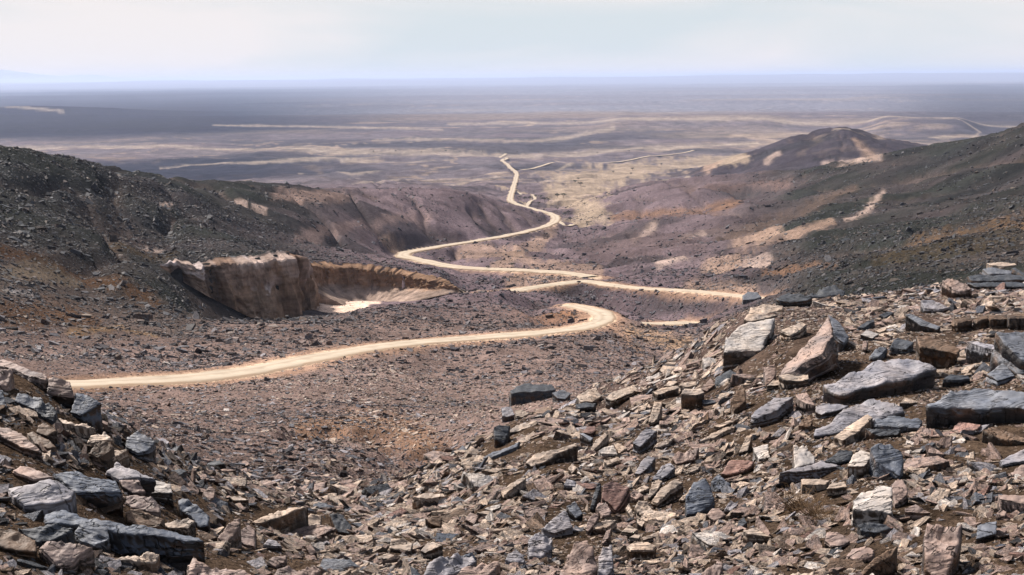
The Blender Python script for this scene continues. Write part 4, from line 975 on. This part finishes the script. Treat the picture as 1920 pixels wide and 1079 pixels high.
def scatter_tree():
    g = bpy.data.node_groups.new('scatter_slate', 'GeometryNodeTree')
    g.interface.new_socket('Geometry', in_out='INPUT', socket_type='NodeSocketGeometry'); g.interface.new_socket('Geometry', in_out='OUTPUT', socket_type='NodeSocketGeometry')
    gi = g.nodes.new('NodeGroupInput'); go = g.nodes.new('NodeGroupOutput')
    ci = g.nodes.new('GeometryNodeCollectionInfo'); ci.inputs['Collection'].default_value = chip_col; ci.inputs['Separate Children'].default_value = True; ci.inputs['Reset Children'].default_value = True
    ip = g.nodes.new('GeometryNodeInstanceOnPoints'); ip.inputs['Pick Instance'].default_value = True
    def na(nm, ty):
        n = g.nodes.new('GeometryNodeInputNamedAttribute'); n.data_type = ty; n.inputs[0].default_value = nm; return n.outputs[0]
    eu = g.nodes.new('FunctionNodeEulerToRotation'); g.links.new(na('rot', 'FLOAT_VECTOR'), eu.inputs[0])
    g.links.new(gi.outputs[0], ip.inputs['Points']); g.links.new(ci.outputs[0], ip.inputs['Instance']); g.links.new(na('idx', 'INT'), ip.inputs['Instance Index'])
    g.links.new(eu.outputs[0], ip.inputs['Rotation']); g.links.new(na('scl', 'FLOAT_VECTOR'), ip.inputs['Scale'])
    g.links.new(ip.outputs[0], go.inputs[0]); return g
SC = scatter_tree()
# heroes' footprints, to keep the loose pieces from standing on them
def on_hero(px, py, grow=0.42):
    m = np.zeros(len(px), bool)
    for h in PLACED:
        m |= (np.abs(px - h['x']) < h['w'] * grow) & (np.abs(py - h['y']) < h['h'] * grow)
    return m
PAL = np.array([COL[k] for k in 'PTLGKBRUW'])
def scatter(name, label, n, d0, d1, smin, smax, alpha, weights, dens, flatmul=1.0, tilt=0.28, bias=None, sink=0.25, seed=1, px0=-60, px1=1980, pw=2.0):
    rg = np.random.default_rng(seed)
    u = rg.random(n)
    d = d0 * (d1 / d0) ** u if pw == 2.0 else (d0 ** (2 - pw) + u * (d1 ** (2 - pw) - d0 ** (2 - pw))) ** (1 / (2 - pw))
    az = rg.uniform(-AZF, AZF, n)
    x = np.sin(az) * d; y = np.cos(az) * d; z = ground_z(az, d)
    px, py = proj(np.stack([x, y, z], -1))
    sm = smin * np.maximum(1.0, d / d0) ** 0.85
    s = sm * (1 - rg.random(n) * (1 - (sm / smax) ** alpha)) ** (-1 / alpha)
    s = np.where(d < 25, np.minimum(s, rg.uniform(0.6, 1.0, n) * 40 * d / F), s)      # anything larger stands as a thing of its own
    fa = (az + AZF) / (2 * AZF) * (len(az_in) - 1); fl_ = np.interp(np.log(d), ld_all, ld_idx); ia = fa.astype(int); il = fl_.astype(int)
    rdv = GR[ia, il]
    keep = rg.random(n) < dens(px, py, d, x, y, rdv)
    big = s * F / d > 13
    keep &= ~(big & on_hero(px, py, 0.58)) & ~(on_hero(px, py, 0.42) & (s * F / d > 8)) & ~(on_hero(px, py, 0.28) & (d > 4))
    x, y, z, d, s, px, py, ia, il = (q[keep] for q in (x, y, z, d, s, px, py, ia, il)); n = len(x)
    # lie with the slope
    gz1 = ground_at(x + s * 0.7, y); gz2 = ground_at(x, y + s * 0.7); sx_ = (gz1 - z) / (s * 0.7); sy_ = (gz2 - z) / (s * 0.7)
    rx = np.arctan(np.clip(sy_, -1, 1)) + rg.normal(0, tilt, n); ry = -np.arctan(np.clip(sx_, -1, 1)) + rg.normal(0, tilt, n)
    rz = rg.uniform(0, 2 * math.pi, n)
    if bias is not None:
        rz = np.where(rg.random(n) < 0.65, bias(px, py) + rg.normal(0, 0.4, n), rz); rx = rx + 0.12
    # rotation: first about z, then tilt
    w = weights(px, py, d, x, y); w = w / w.sum(1, keepdims=True); ch = (rg.random(n)[:, None] > np.cumsum(w, 1)).sum(1).clip(0, len(PAL) - 1)
    tint = PAL[ch] * rg.uniform(0.75, 1.22, n)[:, None] * (1 + 0.55 * (1 - sstep(70, 130, d)) * ((ch < 3) | (ch == 8)))[:, None]
    gcol = GC[ia, il]; kk = 0.28 + 0.40 * sstep(40, 130, d)[:, None]; tint = np.minimum(tint * (1 - kk) + gcol * kk * 1.25, 0.62)
    cx, cy, cz, sx2, sy2, sz2 = np.cos(rx), np.cos(ry), np.cos(rz), np.sin(rx), np.sin(ry), np.sin(rz)
    # matrix = Ry * Rx * Rz  -> XYZ euler
    R = np.empty((n, 3, 3))
    R[:, 0, 0] = cy * cz + sy2 * sx2 * sz2; R[:, 0, 1] = -cy * sz2 + sy2 * sx2 * cz; R[:, 0, 2] = sy2 * cx
    R[:, 1, 0] = cx * sz2; R[:, 1, 1] = cx * cz; R[:, 1, 2] = -sx2
    R[:, 2, 0] = -sy2 * cz + cy * sx2 * sz2; R[:, 2, 1] = sy2 * sz2 + cy * sx2 * cz; R[:, 2, 2] = cy * cx
    eul = np.stack([np.arctan2(R[:, 2, 1], R[:, 2, 2]), np.arcsin(np.clip(-R[:, 2, 0], -1, 1)), np.arctan2(R[:, 1, 0], R[:, 0, 0])], -1)
    idx = rg.integers(0, 16, n)
    # collections list their objects in name order; any order will do
    scl = np.stack([s * rg.uniform(0.9, 1.9, n), s * rg.uniform(0.75, 1.15, n), s * rg.uniform(0.7, 1.4, n) * flatmul], -1)
    z = z + s * 0.10 * flatmul * rg.uniform(-0.9, 0.9, n)
    me = bpy.data.meshes.new(name); me.vertices.add(n); me.vertices.foreach_set('co', np.stack([x, y, z], -1).astype(np.float32).ravel())
    for nm, ty, arr in (('rot', 'FLOAT_VECTOR', eul), ('scl', 'FLOAT_VECTOR', scl)):
        a = me.attributes.new(nm, ty, 'POINT'); a.data.foreach_set('vector', arr.astype(np.float32).ravel())
    a = me.attributes.new('tint', 'FLOAT_COLOR', 'POINT'); a.data.foreach_set('color', np.c_[tint, np.ones(n)].astype(np.float32).ravel())
    a = me.attributes.new('idx', 'INT', 'POINT'); a.data.foreach_set('value', idx.astype(np.int32))
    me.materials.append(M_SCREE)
    o = link(bpy.data.objects.new(name, me)); md = o.modifiers.new('scatter', 'NODES'); md.node_group = SC
    tag(o, label, None, None, 'stuff'); return o
def W_(**k): return np.array([k.get(c, 0.0) for c in 'PTLGKBRUW'])
near_w = W_(P=.42, T=.33, L=.09, G=.04, K=.04, B=.07, R=.03, U=.01, W=.10)
left_w = W_(P=.12, T=.22, L=.12, G=.14, K=.16, B=.26, U=.06, R=.02)
mid_w = W_(P=.05, T=.22, L=.20, G=.22, K=.18, B=.10, W=.02, U=.06)
dark_w = W_(P=.03, T=.05, L=.12, G=.28, K=.36, B=.08, U=.10)
def wnear(px, py, d, x, y):
    k = ((1 - sstep(300, 560, px)) * 1.0)[:, None]; return near_w * (1 - k) + left_w * k
def wmid(px, py, d, x, y):
    k = sstep(0.0, 0.25, fbm(x, y, 9, 3, 51))[:, None]; q = (sstep(95, 130, d) + (1 - sstep(200, 620, px)) * sstep(30, 60, d) * 0.6)[:, None].clip(0, 1)
    w = mid_w * (1 - k * 0.7) + near_w * k * 0.7; return w * (1 - q) + (dark_w * 0.8 + mid_w * 0.2) * q
def wdark(px, py, d, x, y): return np.tile(dark_w, (len(px), 1))
offroad = lambda r: (r > 1.25) * (0.25 + 0.75 * sstep(1.4, 3.0, r))
def dn(px, py, d, x, y, r):
    clump = 0.45 + 0.55 * sstep(-0.25, 0.2, fbm(x, y, 1.1, 3, 71))
    bare = 1 - 0.75 * sstep(0.1, 0.35, fbm(x, y, 1.7, 3, 72)) * (px > 1400) * (py > 820)
    bare = bare * (1 - 0.85 * np.exp(-((px - 1800) / 130) ** 4 - ((py - 850) / 48) ** 4)) * (1 - 0.8 * np.exp(-((px - 1520) / 70) ** 2 - ((py - 965) / 45) ** 2))
    return clump * bare
def dm(px, py, d, x, y, r): return np.where((px > 300) & (px < 860) & (d > 160) & (d < cliff_D(px) + 1), 0.06, 1) * offroad(r) * (0.45 + 0.55 * sstep(-0.30, 0.15, fbm(x, y, 7, 4, 73)))
def dfar(px, py, d, x, y, r):
    sand = (px > 300) & (px < 860) & (d > 160) & (d < cliff_D(px) + 1); return offroad(r) * (0.12 + 0.88 * sstep(-0.1, 0.3, fbm(x, y, 16, 4, 74))) * np.where(sand, 0.05, 1)
bias = lambda px, py: np.where(px > 560, math.radians(38) + 0 * px, math.radians(-28) + 0 * px)
scatter('slate_scree', 'fine slate chips carpeting the near slope', 60000, 3.6, 10, 0.010, 0.07, 1.7, wnear, dn, bias=bias, seed=2, flatmul=0.8)
scatter('slate_scree', 'broken slate flakes covering the heaps', 24000, 4.2, 10.5, 0.045, 0.17, 1.7, wnear, dn, tilt=0.30, bias=bias, seed=3, flatmul=0.75)
scatter('slate_scree', 'slate chips on the crest of the spur', 70000, 9, 21, 0.022, 0.26, 1.65, wnear, dn, tilt=0.26, bias=bias, seed=4, flatmul=0.8)
scatter('slate_scree', 'small stones strewn over the slope below the track', 230000, 17, 85, 0.022, 0.40, 2.2, wmid, dm, flatmul=1.1, tilt=0.26, seed=5)
scatter('slate_rubble', 'dark rubble over the spur beyond the track', 190000, 80, 260, 0.075, 1.0, 2.1, wmid, dm, flatmul=1.3, tilt=0.26, seed=6)
scatter('slate_rubble', 'dark stones dotted over the hillsides', 80000, 110, 700, 0.13, 1.7, 2.4, wdark, dfar, flatmul=1.6, tilt=0.26, seed=7)

scatter('slate_rubble', 'jumbled dark slabs filling the heap below the viewpoint', 2600, 4.3, 8.5, 0.06, 0.22, 1.5, lambda px, py, d, x, y: np.tile(left_w, (len(px), 1)), lambda px, py, d, x, y, r: (px < 440) * 1.0 * (1 - sstep(330, 440, px) * 0.7), tilt=0.42, bias=bias, seed=8, flatmul=1.2)
scatter('slate_rubble', 'jumbled slabs wedged between the big blocks of the spur', 1500, 5.5, 16, 0.08, 0.30, 1.5, lambda px, py, d, x, y: np.tile(near_w * .6 + dark_w * .4, (len(px), 1)), lambda px, py, d, x, y, r: (px > 1380) * 1.0 * (py < 860) * (0.3 + 0.7 * (px > 1690)), tilt=0.42, bias=bias, seed=9, flatmul=1.2)

scatter('slate_scree', 'pale flat flakes paving the slate bench', 26000, 12, 20, 0.035, 0.20, 1.7, lambda px, py, d, x, y: np.tile(W_(P=.45, T=.33, L=.1, W=.1, B=.05), (len(px), 1)), lambda px, py, d, x, y, r: 1.0 * (px > 1440) * (py < 640), tilt=0.14, seed=10, flatmul=0.6)

scatter('slate_rubble', 'thin slate plates lying overlapped on the spur', 10500, 4.6, 16, 0.09, 0.36, 1.3, wnear, lambda px, py, d, x, y, r: 1.0 * (px > 520) * (1 - 0.8 * np.exp(-((px - 1800) / 150) ** 4 - ((py - 860) / 60) ** 4)) * (0.35 + 0.65 * sstep(-0.2, 0.2, fbm(x, y, 1.3, 3, 79))), tilt=0.30, bias=bias, seed=12, flatmul=0.6)

# single fragments between the larger rocks
frag_mesh = []
for k in range(26):
    rg = np.random.default_rng(500 + k); n_ = int(rg.integers(4, 7)); a = np.sort(rg.uniform(0, 2 * math.pi, n_) * 0.25 + np.arange(n_) * 2 * math.pi / n_)
    ra = rg.uniform(0.35, 0.55, n_); uv = np.c_[np.cos(a) * ra * rg.uniform(1.1, 1.7), np.sin(a) * ra * 0.8]
    frag_mesh.append(slab_mesh('slate_fragment', uv, (0.12, 0.18, 0.28)[k % 3], 900 + k, fine=0.30, lam=3, rough=1.3))
rgf = np.random.default_rng(77); frags = []; tries = 0
NF = 300 - len(PLACED) - 4
zones = [(560, 1320, 735, 1075, 0.45), (1320, 1915, 600, 1075, 0.33), (5, 520, 745, 1070, 0.22)]
while len(frags) < NF and tries < 20000:
    tries += 1; zn = zones[int(rgf.choice(3, p=[q[4] for q in zones]))]
    px, py = rgf.uniform(zn[0], zn[1]), rgf.uniform(zn[2], zn[3]); d = hit(px, py)
    if d is None or d > 19: continue
    wpx = 44 + 36 * rgf.random() ** 1.6
    if any(abs(px - h['x']) < h['w'] * 0.42 + wpx * 0.25 and abs(py - h['y']) < h['h'] * 0.42 + 5 for h in PLACED): continue
    s = wpx * d / F; az = math.atan2(px - 960, F); p = P(np.array([px]), np.array([py]), np.array([d]))[0]; g = ground_at(p[0:1], p[1:2])[0]
    o = bpy.data.objects.new('slate_fragment', frag_mesh[int(rgf.integers(0, 26))]); o.location = (p[0], p[1], g + s * 0.13)
    b = math.radians(38 if px > 560 else -28) + rgf.normal(0, 0.5)
    o.rotation_mode = 'ZXY' if False else 'XYZ'
    o.rotation_euler = (math.radians(rgf.uniform(5, 30)), math.radians(rgf.normal(0, 12)), b * (rgf.random() < 0.75) + (rgf.random() < 0.25) * rgf.uniform(0, 6))
    o.scale = (s, s * rgf.uniform(0.7, 1.2), s * rgf.uniform(0.8, 1.5))
    w = wnear(np.array([px]), 0, 0, 0, 0)[0]; k = 'PTLGKBRUW'[int(rgf.choice(9, p=w / w.sum()))]
    o['kind'] = 'thing'
    o.color = (*(np.array(COL[k]) * rgf.uniform(0.95, 1.3)), 1); link(o)
    h = dict(x=px, y=py, w=wpx, h=wpx * 0.5, t=wpx * 0.15, col=k, o=o, cat='rock', label=None, d=d); PLACED.append(h); frags.append(h)

# ------------------------------------------------------------------ labels: each rock by its look and the neighbour one can find
def where(h, a):
    dx, dy = h['x'] - a[1], h['y'] - a[2]; r = math.hypot(dx, dy * 1.6)
    if r < 26: return 'against'
    far = 'close ' if r < 75 else ('' if r < 150 else 'well ')
    if abs(dy) * 1.3 > abs(dx): return far + ('beyond' if dy < 0 else 'in front of')
    return far + ('to the left of' if dx < 0 else 'to the right of')
used = {}
for h in PLACED:
    if h['label']: used[h['label']] = 1
todo = [h for h in PLACED if not h['label']]
todo.sort(key=lambda h: -h['w'] * h['h'])
for h in todo:
    asp = h['w'] / max(h['h'], 1)
    size = 'small' if h['w'] < 26 else ('medium' if h['w'] < 48 else 'large')
    th = h['t'] / max(h['w'], 1)
    nm = h['o'].name.split('.')[0]
    if nm == 'slate_block': sh = 'squared slate block'
    elif nm == 'boulder': sh = 'steep-faced stone'
    else: sh = 'long slate sliver' if asp > 2.6 else ('upright slate splinter' if asp < 0.9 else ('slate flake' if th < 0.14 else 'slate slab'))
    near = sorted(A_, key=lambda a: math.hypot(h['x'] - a[1], (h['y'] - a[2]) * 1.4))
    n0 = [a for a in near if math.hypot(h['x'] - a[1], (h['y'] - a[2]) * 1.4) > 14 or h in frags][:4]
    base = f"{size} {CNAME[h['col']]} {sh}"; cands = []
    for a in n0[:3]: cands.append(f"{base} {where(h, a)} {a[0]}")
    cands.append(f"{base} between {n0[0][0]} and {n0[1][0]}")
    a = near[0]
    if h not in frags and math.hypot(h['x'] - a[1], (h['y'] - a[2]) * 1.4) <= 14:
        w0 = a[0][4:] if a[0].startswith('the ') else a[0]
        cands.insert(0, f"{w0} of slate among the loose scree" if len(w0.split()) < 8 else base)
    cands += [c.replace(base, f"{size} {x} {CNAME[h['col']]} {sh}") for c in cands[:4] for x in ('rough', 'tilted')]
    lab = next((c for c in cands if c not in used and len(c.split()) <= 16), None)
    if lab is None: lab = cands[0]; h['dup'] = True
    used[lab] = used.get(lab, 0) + 1; h['label'] = lab
    tag(h['o'], lab, 'rock', 'slate fragments loose on the near heaps' if h in frags else None)

# ------------------------------------------------------------------ thorn trees on the sand far below, and a dead shrub
def foliage_material(name, col):
    m, t, p = new_mat(name); oi = N(t, 'ShaderNodeTexCoord'); n = N(t, 'ShaderNodeTexNoise', inp={'Scale': 2.5, 'Detail': 4.0}); L(t, oi.outputs['Object'], n.inputs['Vector'])
    c = N(t, 'ShaderNodeRGB'); c.outputs[0].default_value = (*col, 1); L(t, mulc(t, c.outputs[0], ramp(t, n.outputs[0], (0.3, 0.5), (0.7, 1.5))), p.inputs['Base Color']); p.inputs['Roughness'].default_value = 0.9; return m
M_LEAF = foliage_material('thorn_foliage', (0.050, 0.052, 0.034)); M_BARK = foliage_material('bark', (0.09, 0.065, 0.045)); M_DRY = foliage_material('dry_twigs', (0.11, 0.072, 0.045))
def tube(V, Fc, a, b, ra, rb, k=5):
    a = Vector(a); b = Vector(b); z = (b - a).normalized(); x = z.orthogonal().normalized(); y = z.cross(x); s = len(V)
    for c, r in ((a, ra), (b, rb)):
        for i in range(k):
            t = 2 * math.pi * i / k; V.append(c + (x * math.cos(t) + y * math.sin(t)) * r)
    for i in range(k): Fc.append((s + i, s + (i + 1) % k, s + k + (i + 1) % k, s + k + i))
rt_ = random.Random(5); crowns = []; trunks = []
for v in range(3):
    V, Fc = [], []; tips = []
    tube(V, Fc, (0, 0, -0.3), (0.1, 0, 1.3), 0.20, 0.14)
    for k in range(6):
        a = k * 1.05 + rt_.random(); e = Vector((math.cos(a) * rt_.uniform(.9, 1.7), math.sin(a) * rt_.uniform(.9, 1.7), rt_.uniform(2.1, 2.9))); tube(V, Fc, (0.1, 0, 1.25), e, 0.10, 0.04, 4); tips.append(e)
    me = bpy.data.meshes.new('trunk'); me.from_pydata(V, [], Fc); me.materials.append(M_BARK); trunks.append(me)
    V, Fc = [], []
    for e in tips + [Vector((0, 0, 2.9))]:
        for q in range(26):
            c = e + Vector((rt_.gauss(0, .45), rt_.gauss(0, .45), rt_.gauss(0.1, .26))); s = rt_.uniform(.12, .3)
            x = Vector([rt_.gauss(0, 1) for _ in range(3)]).normalized() * s; y = x.orthogonal().normalized() * s * .8; n = len(V); V += [c - x, c + y, c + x, c - y]; Fc.append((n, n + 1, n + 2, n + 3))
    me = bpy.data.meshes.new('crown'); me.from_pydata(V, [], Fc); me.materials.append(M_LEAF); crowns.append(me)
TREES = [(975,375,7),(984,377,8),(994,377,8),(1004,371,6),(1014,373,8),(1021,379,9),(1028,380,9),(1045,371,9),(1056,372,10),(1088,350,8),(1084,339,6),(1078,345,7),(1010,386,7),(880,375,5),(846,377,7),(1060,405,8),(1066,402,7),(1070,415,7),(1102,422,7),(1150,325,5),(1186,321,6),(1240,312,5),(1183,328,5),(830,490,7),(870,487,6),(915,505,8),(960,500,6),(1045,395,6),(1118,375,5),(1096,386,5),
         (700,286,3.5),(742,285,3),(790,287,3.5),(836,286,4),(862,287,3),(905,286,3.5),(936,287,4),(970,287,3),(1010,288,3),(1120,288,3),(1180,285,3)]
for i, (px, py, wp) in enumerate(TREES):
    d = hit(px, py)
    if d is None: continue
    p = P(np.array([float(px)]), np.array([float(py)]), np.array([d]))[0]
    e = bpy.data.objects.new('thorn_tree', None); e.location = (p[0], p[1], ground_at(p[0:1], p[1:2])[0]); s = wp * d / F / 3.6; e.scale = (s, s, s * 0.95); e.rotation_euler = (0, 0, i * 1.7); link(e)
    link(bpy.data.objects.new('trunk', trunks[i % 3]), e); link(bpy.data.objects.new('crown', crowns[i % 3]), e)
    if py < 300: tag(e, 'tiny dark tree in the row along the pale sand band of the plain', 'tree', 'trees in a row on the distant plain')
    elif py > 470 and px in (830, 870): tag(e, 'small dark bush in the bend of the zigzag, %s of two' % ('first' if px == 830 else 'second'), 'tree', 'thorn bushes beside the zigzag')
    elif py > 470: tag(e, 'small dark thorn bush by the zigzag of the track on the valley floor', 'tree', 'thorn bushes beside the zigzag')
    elif px < 900: tag(e, 'lone dark thorn tree on the %s part of the ridge foot before the distant track' % ('outer' if px < 850 else 'inner'), 'tree', 'thorn trees on the wadi bed')
    elif 380 < py < 470: tag(e, 'small dark thorn tree near the lower bend of the distant track', 'tree', 'thorn trees by the lower bend')
    elif py < 332: tag(e, 'tiny dark thorn tree far up the sandy wadi beyond the branch track', 'tree', 'thorn trees far up the wadi')
    else: tag(e, 'small dark thorn tree on the sandy wadi bed beside the distant track', 'tree', 'thorn trees on the wadi bed')
V, Fc = [], []
for k in range(230):
    a = rt_.uniform(0, 6.28); l = rt_.uniform(.08, .2); b0 = Vector((rt_.gauss(0, .05), rt_.gauss(0, .05), 0)); b1 = b0 + Vector((math.cos(a) * l * .8, math.sin(a) * l * .8, l * rt_.uniform(.3, 1)))
    tube(V, Fc, b0, b1, .0025, .0012, 3); b2 = b1 + Vector((rt_.gauss(0, .05), rt_.gauss(0, .05), rt_.gauss(.01, .03))); tube(V, Fc, b1, b2, .0014, .0007, 3)
me = bpy.data.meshes.new('dry_shrub'); me.from_pydata(V, [], Fc); me.materials.append(M_DRY)
for (px, py, sc, lb) in ((1500, 960, 0.75, 'dead brown shrub of fine twigs under the row of squared blocks'), (1532, 975, 0.6, 'smaller dead brown shrub in the shade below the squared blocks')):
    d = hit(px, py); p = P(np.array([float(px)]), np.array([float(py)]), np.array([d]))[0]
    o = link(bpy.data.objects.new('dry_shrub', me)); o.location = (p[0], p[1], ground_at(p[0:1], p[1:2])[0]); o.scale = (sc, sc, sc * .8); tag(o, lb, 'shrub')
print('heroes', len(PLACED), 'frags', len(frags), 'dups', sum(1 for h in PLACED if h.get('dup')))

# ------------------------------------------------------------------ the air
def haze():
    m = bpy.data.materials.new('thin_haze'); m.use_nodes = True; t = m.node_tree; t.nodes.clear()
    out = N(t, 'ShaderNodeOutputMaterial'); v = N(t, 'ShaderNodeVolumePrincipled')
    v.inputs['Color'].default_value = (0.58, 0.68, 0.96, 1); v.inputs['Density'].default_value = HAZE_DENSITY; v.inputs['Anisotropy'].default_value = 0.15
    L(t, v.outputs[0], out.inputs['Volume'])
    s = 38000.0; z0, z1 = -150.0, 75.0
    vs = [(a * s, b * s, c) for c in (z0, z1) for a, b in ((-1, -1), (1, -1), (1, 1), (-1, 1))]
    me = bpy.data.meshes.new('haze'); me.from_pydata(vs, [], [(0, 3, 2, 1), (4, 5, 6, 7), (0, 1, 5, 4), (1, 2, 6, 5), (2, 3, 7, 6), (3, 0, 4, 7)])
    me.materials.append(m); tag(link(bpy.data.objects.new('haze', me)), kind='stuff')
haze()
